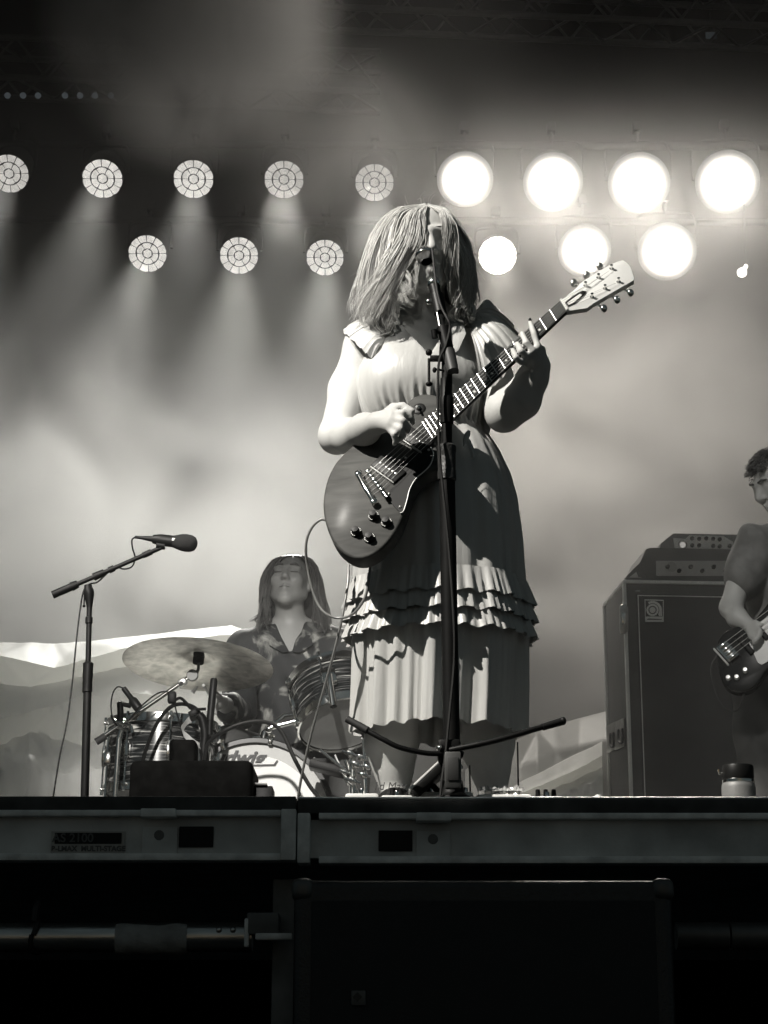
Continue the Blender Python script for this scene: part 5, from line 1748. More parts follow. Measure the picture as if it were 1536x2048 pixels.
# left arm (right in the picture), hand under the neck
elL = at(1008, 826, 4.62)
wrL = gp(1078, 732, -.045)
B.chain([shL, at(985, 760, 4.70), elL], [.053, .048, .044], k=.025)
B.chain([elL, lerp(elL, wrL, .35) + Vector((.012, 0, -.008)), lerp(elL, wrL, .75) + Vector((.006, 0, 0)), wrL], [.044, .0455, .036, .0275], k=.02)
kn = [gp(1082, 700, -.012), gp(1076, 708, -.008), gp(1066, 717, -.006), gp(1055, 725, -.008)]
for p in kn:
    B.rc(wrL, p, .020, .0125, k=.012)
hand_fingers(B, [([kn[0], gp(1076, 694, .012), gp(1068, 668, .022), gp(1060, 643, .020)], .98),
                 ([kn[1], gp(1066, 702, .018), gp(1053, 686, .032), gp(1044, 667, .022)], 1.02),
                 ([kn[2], gp(1053, 712, .018), gp(1042, 702, .034), gp(1034, 687, .022)], .98),
                 ([kn[3], gp(1042, 724, .014), gp(1031, 716, .030), gp(1024, 697, .020)], .88),
                 ([lerp(wrL, kn[0], .3), gp(1068, 690, -.040), gp(1052, 690, -.034)], 1.1)])
# legs
for (hx_, kx, cx_, ax_) in ((838, 798, 783, 790), (925, 962, 975, 985)):
    a_ = at(ax_, 1600, YS_ + .01); a_.z = DECK + .085
    cf = at(cx_, 1490, YS_ + .015)
    B.chain([at(hx_, 1020, YS_ + .02), at(kx, 1330, YS_ - .01)], [.088, .058], k=.03)
    B.chain([at(kx, 1330, YS_ - .01), cf, lerp(cf, a_, .55), a_], [.056, .062, .045, .038], k=.02)
    B.chain([a_ + Vector((0, .035, -.05)), a_ + Vector((0, -.02, -.052)), a_ + Vector((.004, -.13, -.062))], [.030, .033, .020], k=.02)
V_, F_ = B.mesh(.0046)
V_ = relax(V_, F_, 2, .45)
np_mesh('body', V_, F_, SKINM, singer)
# nails, brows, lips
for (p, q) in ((gp(1060, 643, .020), gp(1068, 668, .022)), (gp(1024, 697, .020), gp(1031, 716, .030))):
    d = (p - q).normalized()
    MB().ball(p + d * .002 - Vector((0, .0062, 0)), (.0040, .0022, .0056)).build('fingernail', NAIL, singer)
BROW = M('brow_hair', .10, .7)
LIP = M('lip', .22, .4)
for e in (-1, 1):
    MB().tube([hw(.048 * e, -.0745, .036), hw(.034 * e, -.083, .041), hw(.014 * e, -.088, .038)], [.001, .0024, .0018], 6).build('eyebrow', BROW, singer)
# tattoo: small script on the shin
ta = at(785, 1573, YS_ - .075)
text_mesh('tattoo', '1d May j', .026, at(784, 1573, YS_ - .046), (1, 0, 0), (0, 0, 1), M('tattoo_ink', .10, .6), singer, shear=.2, extrude=.0025)
# shoes
for ax_ in (790, 985):
    a_ = at(ax_, 1600, YS_ + .01)
    S = SDF()
    S.chain([Vector((a_.x, a_.y + .045, DECK + .026)), Vector((a_.x, a_.y - .03, DECK + .030)), Vector((a_.x + .004, a_.y - .135, DECK + .024))], [.036, .042, .028], k=.02)
    S.fn(lambda X, Y, Z: Z - (DECK + .003), (a_.x - .2, a_.y - .3, DECK - .2), (a_.x + .2, a_.y + .2, DECK + .003), k=.004, op='s')
    v, f = S.mesh(.006)
    np_mesh('shoe', relax(v, f, 2), f, BLACK, singer)

# ---- dress
DRESS = M('dress_satin', .47, .42, var=.06, vscale=40, bump=.12, bscale=120, sheen=.15, stretch=(1, 1, .15))
D = SDF()
inf = .012
D.chain([at(770, 682, 4.705), at(800, 676, 4.715), at(890, 670, 4.725), at(935, 672, 4.725)], [.050 + inf, .056 + inf, .056 + inf, .050 + inf], k=.03)
D.el(at(842, 735, 4.715), (.134 + inf, .092 + inf, .125 + inf), k=.04)
D.el(at(794, 770, 4.648), (.066 + inf, .064 + inf, .066 + inf), k=.09)
D.el(at(888, 770, 4.652), (.066 + inf, .064 + inf, .066 + inf), k=.09)
D.el(at(840, 785, 4.664), (.112 + inf, .075 + inf, .07 + inf), k=.08)
D.el(at(848, 826, 4.70), (.128 + inf, .092 + inf, .06 + inf), k=.05)
D.el(at(862, 850, 4.72), (.130 + inf, .096 + inf, .105 + inf), k=.05)
vt = at(858, 722, 4.62)            # point of the V neck
def neck(X, Y, Z):
    w_ = np.abs(X - (vt.x + (Z - vt.z) * -.10)) - (Z - vt.z) * .58
    return np.maximum(w_ * .86, (Y - 4.74))
D.fn(neck, (vt.x - .25, 4.3, vt.z - .02), (vt.x + .25, 4.76, vt.z + .4), k=.006, op='s')
D.fn(lambda X, Y, Z: -(Z - (at(850, 640, 4.74).z)), (-.4, 4.4, at(850, 640, 4.74).z), (.6, 5.1, at(850, 640, 4.74).z + .3), k=.006, op='s')
D.fn(lambda X, Y, Z: (Z - (at(860, 868, 4.6).z)), (-.4, 4.3, at(860, 868, 4.6).z - .4), (.6, 5.1, at(860, 868, 4.6).z), k=.006, op='s')
V_, F_ = D.mesh(.0036)
V_ = relax(V_, F_, 3)
N_ = vnormals(V_, F_)
zw, zb_ = at(860, 838, 4.6).z, at(860, 768, 4.6).z
ang = np.arctan2(V_[:, 0] - at(855, 800, 4.7).x, -(V_[:, 1] - 4.72))
tt = np.clip((zb_ - V_[:, 2]) / (zb_ - zw), 0, 1)
fold = np.sin(ang * 38 + 2 * np.sin(ang * 7)) * .5 + np.sin(ang * 57 + 1.3) * .35 + np.sin(ang * 23 + V_[:, 2] * 9) * .3
rip = np.sin(V_[:, 2] * 31 + 2.2 * np.sin(V_[:, 0] * 21)) * np.sin(V_[:, 0] * 27 + V_[:, 2] * 13)
V_ = V_ + N_ * (fold * (.0080 * tt + .0003) + rip * .0018)[:, None]
np_mesh('bodice', V_, F_, DRESS, singer)
# skirt: rings from waist to hem
def ring_at(py):
    """centre, half width, half depth of the skirt at a height given by a picture row"""
    T = [(846, 860, .126, .105), (870, 862, .134, .112), (900, 867, .152, .13), (950, 872, .174, .155), (1000, 875, .186, .17), (1080, 876, .196, .18), (1160, 876, .201, .185), (1280, 877, .203, .185), (1380, 875, .200, .18), (1475, 871, .196, .175)]
    for a_, b_ in zip(T, T[1:]):
        if py <= b_[0]:
            t = (py - a_[0]) / (b_[0] - a_[0])
            v = [lerp(a_[i], b_[i], t) for i in range(4)]
            break
    else:
        v = list(T[-1])
    return at(v[1], v[0], YS_), v[2], v[3]
def pleat(th, seed):
    return (math.sin(th * 9 + seed + .8 * math.sin(th * 3 + seed)) * .55 + math.sin(th * 17 + 2 * seed + 1.1 * math.sin(th * 4)) * .40 + math.sin(th * 29 + seed * 3) * .22)
def skirt_part(name, py0, py1, r_off0, r_off1, amp0, amp1, rows, seed, fine=0.0, n=260, hem=None, finef=64):
    P = []
    for j in range(rows + 1):
        t = j / rows
        c, rx, ry = ring_at(lerp(py0, py1, t))
        row = []
        for i in range(n + 1):
            th = 2 * math.pi * (i % n) / n
            w = pleat(th, seed) * lerp(amp0, amp1, t)
            fz = 0.0
            if fine:
                fz = fine * (.25 + .75 * t) * (math.sin(th * finef + 3 * math.sin(th * 7 + seed)) + .5 * math.sin(th * finef * 1.7 + seed))
                w += fz
            ro = lerp(r_off0, r_off1, t) + w
            z = c.z
            if hem: z += hem * t * (math.sin(th * 3 + seed) * .5 + .5 * pleat(th, seed + 2) * .4)
            if fine: z += .004 * t * math.sin(th * 23 + seed)
            row.append(Vector((c.x + math.sin(th) * (rx + ro), c.y - math.cos(th) * (ry + ro), z)))
        P.append(row)
    return MB().grid(P).build(name, DRESS, singer, fix=False, sharp=180)
skirt_part('waistband', 846, 872, .004, .004, .001, .001, 3, .3, .0012)
skirt_part('skirt', 868, 1205, .004, .0, .004, .011, 40, 1.1)
skirt_part('ruffle', 1166, 1216, .006, .022, .006, .009, 8, 1.1, .0045)
skirt_part('ruffle', 1200, 1250, .006, .024, .008, .010, 8, 1.4, .0048)
skirt_part('ruffle', 1234, 1284, .004, .026, .009, .010, 8, 1.9, .0048)
skirt_part('lower_skirt', 1245, 1466, .0, .002, .012, .020, 30, 1.6, .0034, hem=.006, finef=41)
# drawstring tie at the waist
tp0 = at(938, 862, 4.545)
MB().tube(catmull([tp0, at(932, 876, 4.54), at(927, 892, 4.535)], 4), [.004, .006, .007, .007, .006, .006, .005, .003, .002], 6).tube(catmull([at(936, 880, 4.54), at(942, 896, 4.535), at(947, 916, 4.535)], 4), .0042, 6).build('tie', M('tie_pale', .6, .5), singer)
# flutter sleeves
def sleeve(name, inner, outer, nu=48, nv=14, amp=.006, freq=26, seed=0.0, belly=.02):
    inn, out_ = catmull(inner, 10), catmull(outer, 10)
    P = []
    for i in range(nu + 1):
        t = i / nu
        a_ = inn[int(round(t * (len(inn) - 1)))]
        b_ = out_[int(round(t * (len(out_) - 1)))]
        row = []
        for j in range(nv + 1):
            s = j / nv
            p = lerp(a_, b_, s)
            w = (math.sin(t * freq + seed + 1.2 * math.sin(t * 7)) + .5 * math.sin(t * freq * 2.1 + seed)) * amp * s
            row.append(p + Vector((.1 * w, -w - belly * math.sin(math.pi * s) * .6, belly * math.sin(math.pi * s) * .5 + w * .4)))
        P.append(row)
    return MB().grid(P).build(name, DRESS, singer, fix=False, sharp=180)
# left in the picture: cap over the shoulder
sleeve('sleeve', [at(768, 636, 4.71), at(766, 644, 4.675), at(768, 656, 4.64), at(770, 672, 4.615), at(766, 692, 4.61)],
       [at(716, 642, 4.78), at(687, 660, 4.71), at(703, 678, 4.625), at(728, 702, 4.60), at(748, 722, 4.605)], amp=.0028, freq=48, seed=.4)
# right in the picture: long flutter over the fretting arm
sleeve('sleeve', [at(955, 618, 4.73), at(948, 624, 4.70), at(943, 634, 4.665), at(940, 646, 4.645), at(940, 662, 4.635)],
       [at(990, 618, 4.79), at(1034, 662, 4.72), at(1030, 698, 4.615), at(1008, 752, 4.585), at(962, 790, 4.60)], amp=.0045, freq=62, seed=2.0, belly=.032)
# collar flaps along the V neck
def flap(pts, name='collar'):
    MB().prism([at(*p) for p in pts], Vector((0, -.004, 0)), bevel=.001).build(name, DRESS, singer)
flap([(905, 640, 4.64), (925, 646, 4.63), (932, 668, 4.61), (918, 700, 4.58), (896, 720, 4.575), (880, 712, 4.58), (902, 675, 4.60)])
flap([(800, 648, 4.64), (786, 662, 4.62), (800, 690, 4.595), (838, 720, 4.575), (852, 716, 4.58), (818, 680, 4.605)])

# ---- hair
HAIR = M('hair_light', .38, .5, var=.35, vscale=35, stretch=(1, 1, .12), spec=.6)
def island_hair(mat, lo, hi):
    """every lock its own tone"""
    nt = mat.node_tree
    ge = nt.nodes.new('ShaderNodeNewGeometry')
    cr_ = nt.nodes.new('ShaderNodeValToRGB')
    cr_.color_ramp.elements[0].color = (lo, lo, lo * .97, 1)
    cr_.color_ramp.elements[1].color = (hi, hi * .99, hi * .95, 1)
    nt.links.new(ge.outputs['Random Per Island'], cr_.inputs[0])
    nt.links.new(cr_.outputs[0], nt.nodes['Principled BSDF'].inputs['Base Color'])
island_hair(HAIR, .24, .66)
hm = MB()
def hg(*pts):
    return [at(p[0], p[1], p[2] + .025) for p in pts]
# left curtain, from the silhouette to the face edge
Lg = [hg((842, 411, 4.62), (790, 424, 4.66), (755, 475, 4.68), (734, 545, 4.685), (723, 600, 4.68), (714, 645, 4.66)),
      hg((846, 409, 4.60), (795, 425, 4.59), (765, 480, 4.58), (746, 550, 4.575), (734, 605, 4.575), (730, 655, 4.59)),
      hg((850, 409, 4.58), (805, 428, 4.55), (780, 485, 4.54), (764, 550, 4.54), (756, 610, 4.555), (760, 662, 4.58)),
      hg((852, 410, 4.56), (818, 430, 4.54), (800, 485, 4.535), (784, 545, 4.53), (778, 590, 4.535), (788, 628, 4.545)),
      hg((854, 411, 4.55), (842, 430, 4.53), (838, 480, 4.515), (822, 535, 4.52), (816, 575, 4.525), (830, 594, 4.52))]
strands(hm, Lg[0], Lg[1:], 2600, .006, .00095, wave=.020, ends=.07)
# right side, tucked behind the cheek
Rg = [hg((856, 410, 4.56), (884, 428, 4.525), (900, 470, 4.53), (908, 530, 4.545), (910, 590, 4.56), (918, 630, 4.58)),
      hg((856, 409, 4.58), (892, 428, 4.56), (912, 475, 4.57), (924, 535, 4.58), (928, 590, 4.59), (930, 630, 4.60)),
      hg((854, 408, 4.61), (896, 424, 4.62), (920, 475, 4.64), (936, 540, 4.65), (942, 595, 4.65), (946, 632, 4.65))]
strands(hm, Rg[0], Rg[1:], 1300, .006, .00095, wave=.015, ends=.06)
# back layer
Bg = [hg((845, 412, 4.68), (790, 440, 4.74), (760, 520, 4.76), (748, 600, 4.755), (752, 660, 4.74)),
      hg((852, 408, 4.70), (850, 430, 4.76), (850, 520, 4.78), (850, 600, 4.77), (850, 650, 4.76)),
      hg((858, 412, 4.68), (905, 440, 4.72), (930, 520, 4.74), (938, 590, 4.73), (935, 640, 4.72))]
strands(hm, Bg[0], Bg[1:], 700, .010, .0016, wave=.008, ends=.05)
# dark curled ends that fall on the shoulders
strands(hm, hg((745, 600, 4.62), (745, 640, 4.61), (760, 665, 4.60), (785, 668, 4.59)), [hg((790, 590, 4.56), (780, 630, 4.57), (775, 655, 4.575), (760, 672, 4.58))], 130, .012, .0022, wave=.012, ends=.06)
strands(hm, hg((912, 600, 4.58), (905, 625, 4.585), (915, 645, 4.59), (935, 648, 4.59)), [hg((940, 600, 4.62), (945, 625, 4.62), (938, 642, 4.61), (920, 650, 4.60))], 90, .010, .0020, wave=.010, ends=.06)
# fly-away hairs
for g_ in range(30):
    a_ = random.uniform(-2.7, .5)
    p = at(848 + 60 * math.cos(a_), 470 + 62 * math.sin(a_), 4.62)
    d = Vector((math.cos(a_), random.uniform(-.3, .3), -math.sin(a_))) * random.uniform(.014, .034)
    hm.tube(catmull([p, p + d * .6, p + d + Vector((random.uniform(-.01, .015), 0, random.uniform(-.02, .01)))], 4), .0004, 3, caps=False)
for g_ in range(40):
    y_ = random.uniform(500, 640)
    sd = -1 if g_ % 2 else 1
    p = at((728 if sd < 0 else 940), y_, 4.64)
    hm.tube(catmull([p, p + Vector((sd * .015, 0, -.02)), p + Vector((sd * random.uniform(.015, .04), 0, -random.uniform(.03, .07)))], 4), .0004, 3, caps=False)
hm.build('hair', HAIR, singer, fix=False, sharp=180)
S = SDF()
S.el(hw(0, .040, .042), (.084, .096, .083), HR, k=.02)
S.el(at(800, 520, 4.69), (.065, .075, .11), k=.03)
S.el(at(905, 530, 4.69), (.035, .07, .11), k=.03)
v, f = S.mesh(.008)
def facecut(v):
    return v
np_mesh('hair_cap', relax(v, f, 2), f, M('hair_root', .12, .6, var=.3, vscale=30, bump=.5, bscale=60, stretch=(1, 1, .2)), singer)
# ---------------------------------------------------------------- the drummer
SHIRT = bpy.data.materials.new('floral_shirt')
SHIRT.use_nodes = True
nt = SHIRT.node_tree
b = nt.nodes['Principled BSDF']
tcn = nt.nodes.new('ShaderNodeTexCoord')
nz = nt.nodes.new('ShaderNodeTexNoise')
nz.inputs['Scale'].default_value = 7.5
nz.inputs['Detail'].default_value = 5
nz.inputs['Distortion'].default_value = 1.4
nt.links.new(tcn.outputs['Object'], nz.inputs['Vector'])
cr = nt.nodes.new('ShaderNodeValToRGB')
cr.color_ramp.elements[0].position = .56
cr.color_ramp.elements[1].position = .66
cr.color_ramp.elements[0].color = (.014, .015, .016, 1)
cr.color_ramp.elements[1].color = (.30, .30, .28, 1)
nt.links.new(nz.outputs[0], cr.inputs[0])
nt.links.new(cr.outputs[0], b.inputs['Base Color'])
b.inputs['Roughness'].default_value = .75
YR = 7.5
fd = at(590, 1600, YR + .1); fd.z = DECK
dm = thing('person', 'long haired drummer in a dark floral shirt behind the cymbal', 'person', fd)
B = SDF()
HRd = rot(rx=-13, ry=2, rz=-8)
HCd = at(580, 1166, YR - .02)
dw = add_head(B, HCd, HRd, s=.98)
nbd = at(582, 1262, YR + .03)
B.rc(dw(0, .02, -.07), nbd, .054, .060, k=.02)
sR, sL = at(488, 1300, YR + .03), at(676, 1296, YR + .05)
B.chain([sR, at(550, 1276, YR + .03), at(620, 1276, YR + .04), sL], [.055, .06, .06, .055], k=.03)
B.el(at(582, 1345, YR + .03), (.165, .11, .20), k=.05)
B.el(at(584, 1470, YR + .06), (.155, .12, .17), k=.05)
eR, wR = at(477, 1425, YR - .18), at(442, 1405, YR - .52)
B.chain([sR, eR], [.055, .042], k=.02)
B.chain([eR, wR], [.040, .026], k=.02)
hdR = at(430, 1403, YR - .60)
for (x, y) in ((424, 1392), (421, 1401), (421, 1410), (424, 1418)):
    B.rc(wR, at(x + 6, y, YR - .60), .019, .0125, k=.012)
    B.chain([at(x + 6, y, YR - .60), at(x, y + 2, YR - .645), at(x + 8, y + 9, YR - .655)], [.010, .0095, .008], k=.005)
B.chain([at(440, 1396, YR - .56), at(432, 1388, YR - .63), at(426, 1390, YR - .66)], [.013, .0105, .0085], k=.006)
eL, wL = at(712, 1420, YR - .12), at(668, 1412, YR - .36)
B.chain([sL, eL], [.055, .042], k=.02)
B.chain([eL, wL], [.040, .026], k=.02)
for j in range(4):
    B.chain([wL, wL + Vector((-.06, -.05, .02 - .012 * j)), wL + Vector((-.07, -.085, .01 - .012 * j))], [.017, .0115, .009], k=.006)
for s_ in (-1, 1):
    hp_ = fd + Vector((s_ * .10, -.02, .56))
    kn_ = fd + Vector((s_ * .22, -.42, .56))
    an_ = fd + Vector((s_ * .20, -.50, .10))
    B.chain([hp_, kn_, an_, an_ + Vector((0, -.14, -.055))], [.09, .065, .045, .035], k=.03)
v, f = B.mesh(.0068)
np_mesh('body', relax(v, f, 2, .45), f, M('skin_drummer', .28, .5, var=.06, vscale=25), dm)
# shirt, open V at the neck
S = SDF()
i_ = .014
S.chain([sR, at(550, 1278, YR + .03), at(620, 1278, YR + .04), sL], [.055 + i_, .06 + i_, .06 + i_, .055 + i_], k=.03)
S.el(at(582, 1345, YR + .03), (.168 + i_, .115 + i_, .20 + i_), k=.05)
S.el(at(584, 1470, YR + .06), (.160 + i_, .125 + i_, .175 + i_), k=.05)
S.chain([sR, eR, lerp(eR, wR, .62)], [.060 + i_, .050 + i_, .036 + i_], k=.025)
S.chain([sL, eL, lerp(eL, wL, .62)], [.060 + i_, .050 + i_, .036 + i_], k=.025)
vd = at(580, 1304, YR - .08)
S.rc(lerp(Vector(dw(0, .02, -.07)), nbd, .75), nbd, .062, .070, k=.03)
S.fn(lambda X, Y, Z: -(Z - nbd.z - .018), (vd.x - .09, YR - .3, nbd.z + .018), (vd.x + .09, YR + .3, nbd.z + .25), k=.006, op='s')
S.fn(lambda X, Y, Z: np.maximum((np.abs(X - vd.x) - (Z - vd.z) * .46) * .9, Y - (YR + .02)), (vd.x - .2, YR - .4, vd.z - .02), (vd.x + .2, YR + .04, vd.z + .25), k=.006, op='s')
v, f = S.mesh(.007)
v = relax(v, f, 2)
n_ = vnormals(v, f)
v = v + n_ * (.006 * np.sin(v[:, 2] * 34 + 3 * np.sin(v[:, 0] * 17)) * np.sin(v[:, 0] * 23 + v[:, 1] * 31))[:, None]
np_mesh('shirt', v, f, SHIRT, dm)
for e in (-1, 1):
    MB().prism([at(582 + e * x, y, YR - d) for (x, y, d) in ((24, 1266, .05), (40, 1272, .07), (44, 1290, .09), (18, 1306, .105), (3, 1304, .10))], (0, -.006, 0), bevel=.002).build('collar', SHIRT, dm)
    MB().tube([dw(.050 * e, -.078, .034), dw(.034 * e, -.090, .040), dw(.014 * e, -.094, .035)], [.002, .0048, .004], 6).build('eyebrow', BROW, dm)
    MB().tube([dw(.047 * e, -.0825, .007), dw(.032 * e, -.0895, .005), dw(.017 * e, -.086, .007)], .0026, 5).build('eyelash', BROW, dm)
MB().tube(catmull([dw(-.020, -.0925, -.0625), dw(0, -.099, -.061), dw(.020, -.0925, -.0625)], 4), .0016, 5).build('mouth_line', BROW, dm)
# trousers
S = SDF()
for s_ in (-1, 1):
    hp_ = fd + Vector((s_ * .10, -.02, .56))
    kn_ = fd + Vector((s_ * .22, -.42, .56))
    an_ = fd + Vector((s_ * .20, -.50, .10))
    S.chain([hp_, kn_, an_], [.105, .078, .062], k=.03)
v, f = S.mesh(.010)
np_mesh('trousers', relax(v, f, 2), f, M('denim_dark', .05, .8), dm)
for s_ in (-1, 1):
    an_ = fd + Vector((s_ * .20, -.50, .0))
    v, f = SDF().chain([an_ + Vector((0, .04, .045)), an_ + Vector((0, -.05, .045)), an_ + Vector((0, -.17, .036))], [.043, .044, .034], k=.02).mesh(.010)
    np_mesh('shoe', relax(v, f, 2), f, BLACK, dm)
HAIRD = M('hair_brown', .055, .5, var=.4, vscale=35, stretch=(1, 1, .15), spec=.6)
island_hair(HAIRD, .02, .13)
hm = MB()
y0 = YR
def hgd(*pts):
    return [at(px, py, YR + d) for px, py, d in pts]
strands(hm, hgd((584, 1112, -.05), (560, 1116, -.075), (543, 1145, -.045), (538, 1185, -.04), (538, 1220, -.07), (534, 1252, -.10), (536, 1272, -.11)), [
        hgd((583, 1111, -.03), (552, 1120, -.06), (537, 1150, -.05), (530, 1190, -.03), (526, 1210, -.03), (515, 1228, -.05), (504, 1230, -.06)),
        hgd((583, 1109, .02), (550, 1120, .02), (533, 1155, .02), (528, 1195, .02), (526, 1232, -.02), (516, 1258, -.06), (522, 1272, -.08)),
        hgd((583, 1110, .07), (560, 1120, .10), (548, 1160, .11), (545, 1210, .10), (550, 1262, .09))], 700, .008, .0018, wave=.012, ends=.07)
strands(hm, hgd((588, 1112, -.05), (608, 1116, -.075), (628, 1142, -.045), (633, 1178, -.04), (632, 1215, -.07), (636, 1250, -.10), (632, 1272, -.11)), [
        hgd((588, 1111, -.03), (614, 1120, -.05), (632, 1150, -.04), (639, 1190, -.02), (645, 1225, -.04), (652, 1246, -.06), (660, 1254, -.07)),
        hgd((588, 1109, .02), (616, 1120, .02), (636, 1155, .02), (642, 1195, .02), (647, 1230, -.02), (650, 1258, -.06), (642, 1272, -.08)),
        hgd((588, 1110, .07), (610, 1120, .10), (622, 1160, .11), (626, 1210, .10), (620, 1262, .09))], 700, .008, .0018, wave=.012, ends=.07)
S = SDF()
S.el(dw(0, .045, .044), (.082, .092, .083), HRd, k=.02)
S.el(at(582, 1205, YR + .07), (.10, .06, .11), k=.03)
v, f = S.mesh(.010)
hm.build('hair', HAIRD, dm, fix=False, sharp=180)
np_mesh('hair_cap', relax(v, f, 2), f, HAIRD, dm)
r = thing('drumstick', 'pale drumstick in the drummer hand', 'drumstick', at(430, 1402, YR - .62))
MB().tube([at(452, 1396, YR - .50), at(428, 1403, YR - .63), at(408, 1372, YR - .78)], [.0075, .0072, .004], 8).build('shaft', M('stick_wood', .5, .5), r)
MB().ball(at(407, 1371, YR - .785), (.0055, .006, .007)).build('tip', M('stick_tip', .5, .5), r)
st = thing('drum_throne', 'round black drum stool under the drummer', 'stool', fd + Vector((0, .05, 0)))
MB().lathe([(.001, .40), (.16, .40), (.17, .42), (.17, .46), (.15, .475), (.001, .48)], fd + Vector((0, .05, 0)), (0, 0, 1), 30).build('seat', BLACK, st)
MB().tube([fd + Vector((0, .05, .12)), fd + Vector((0, .05, .41))], .014, 10).build('post', CHROME, st)
for k in range(3):
    a = 2.094 * k + .3
    MB().tube([fd + Vector((0, .05, .28)), fd + Vector((.24 * math.cos(a), .05 + .24 * math.sin(a), .01))], .009, 8).build('leg', CHROME, st)

# ---------------------------------------------------------------- the bass player
YP_ = 7.2
fb_ = at(1575, 1600, YP_); fb_.z = DECK
bp_ = thing('person', 'short haired bass player in a grey shirt, cut off by the right edge', 'person', fb_)
B = SDF()
HRb = rot(rx=28, ry=0, rz=-62)
HCb = at(1553, 968, YP_ - .02)
qw = add_head(B, HCb, HRb, s=1.0)
nbb = at(1572, 1068, YP_ + .04)
B.rc(qw(0, .022, -.07), nbb, .054, .060, k=.02)
cR, cL = at(1508, 1092, YP_ - .02), at(1662, 1085, YP_ + .06)
B.chain([cR, at(1572, 1072, YP_ + .03), cL], [.055, .062, .055], k=.03)
B.el(at(1582, 1160, YP_ + .04), (.165, .11, .19), k=.05)
B.el(at(1585, 1290, YP_ + .05), (.155, .115, .17), k=.05)
eB, wB = at(1462, 1215, YP_ - .10), at(1500, 1252, YP_ - .20)
B.chain([cR, at(1482, 1150, YP_ - .06), eB], [.054, .046, .040], k=.02)
B.chain([eB, at(1474, 1235, YP_ - .16), wB], [.040, .036, .025], k=.02)
for j, (x, y) in enumerate(((1512, 1254), (1512, 1262), (1508, 1269), (1502, 1274))):
    p = at(x, y, YP_ - .235)
    B.rc(wB, p, .018, .012, k=.012)
    B.chain([p, at(x + 8, y + 7, YP_ - .262), at(x + 5, y + 15, YP_ - .255)], [.0105, .0095, .008], k=.005)
B.chain([wB, at(1512, 1246, YP_ - .235), at(1524, 1250, YP_ - .25)], [.016, .011, .009], k=.006)
eB2, wB2 = at(1690, 1230, YP_ - .08), at(1690, 1130, YP_ - .22)
B.chain([cL, eB2], [.054, .040], k=.02)
B.chain([eB2, wB2], [.040, .026], k=.02)
for j in range(4):
    B.chain([wB2, wB2 + Vector((-.02 - .012 * j, -.03, .06)), wB2 + Vector((-.03 - .012 * j, -.06, .07))], [.017, .0115, .009], k=.006)
for s_, dx in ((-1, -.085), (1, .10)):
    B.chain([fb_ + Vector((dx, .03, .88)), fb_ + Vector((dx * 1.15, 0, .48)), fb_ + Vector((dx * 1.2, .03, .09)), fb_ + Vector((dx * 1.3, -.12, .045))], [.085, .06, .042, .035], k=.03)
v, f = B.mesh(.0072)
np_mesh('body', relax(v, f, 2, .45), f, M('skin_bassist', .5, .5, var=.06, vscale=25), bp_)
SH2 = M('shirt_grey', .17, .8, var=.25, vscale=14, bump=.4, bscale=30)
S = SDF()
S.chain([cR, at(1572, 1074, YP_ + .03), cL], [.055 + i_, .062 + i_, .055 + i_], k=.03)
S.el(at(1582, 1160, YP_ + .04), (.170 + i_, .115 + i_, .19 + i_), k=.05)
S.el(at(1585, 1290, YP_ + .05), (.165 + i_, .12 + i_, .16 + i_), k=.05)
S.chain([cR, at(1486, 1158, YP_ - .055)], [.060 + i_, .062 + i_], k=.025)
S.chain([cL, lerp(cL, eB2, .6)], [.060 + i_, .062 + i_], k=.025)
S.rc(lerp(Vector(qw(0, .022, -.07)), nbb, .72), nbb, .060, .068, k=.03)
S.fn(lambda X, Y, Z: -(Z - nbb.z - .022), (nbb.x - .09, YP_ - .3, nbb.z + .022), (nbb.x + .09, YP_ + .3, nbb.z + .25), k=.006, op='s')
v, f = S.mesh(.0075)
v = relax(v, f, 2)
n_ = vnormals(v, f)
v = v + n_ * (.013 * np.sin(v[:, 2] * 24 + v[:, 0] * 30 + 2 * np.sin(v[:, 2] * 11)) * np.sin(v[:, 0] * 19 + v[:, 2] * 9))[:, None]
np_mesh('shirt', v, f, SH2, bp_)
S = SDF()
S.el(fb_ + Vector((.01, .04, .86)), (.165, .12, .12), k=.04)
for dx in (-.085, .10):
    S.chain([fb_ + Vector((dx, .03, .86)), fb_ + Vector((dx * 1.15, 0, .48)), fb_ + Vector((dx * 1.2, .03, .06))], [.10, .078, .066], k=.03)
v, f = S.mesh(.009)
v = relax(v, f, 2)
n_ = vnormals(v, f)
v = v + n_ * (.006 * np.sin(v[:, 2] * 30 + 6 * np.sin(v[:, 0] * 9)))[:, None]
np_mesh('trousers', v, f, M('denim_grey', .09, .8, var=.2), bp_)
for dx in (-.10, .125):
    v, f = SDF().chain([fb_ + Vector((dx, .07, .04)), fb_ + Vector((dx, -.04, .045)), fb_ + Vector((dx * 1.1, -.17, .036))], [.042, .044, .034], k=.02).mesh(.010)
    np_mesh('shoe', relax(v, f, 2), f, BLACK, bp_)
for e in (-1, 1):
    MB().tube([qw(.050 * e, -.078, .034), qw(.034 * e, -.090, .040), qw(.014 * e, -.094, .035)], [.002, .0045, .004], 6).build('eyebrow', BROW, bp_)
hm = MB()
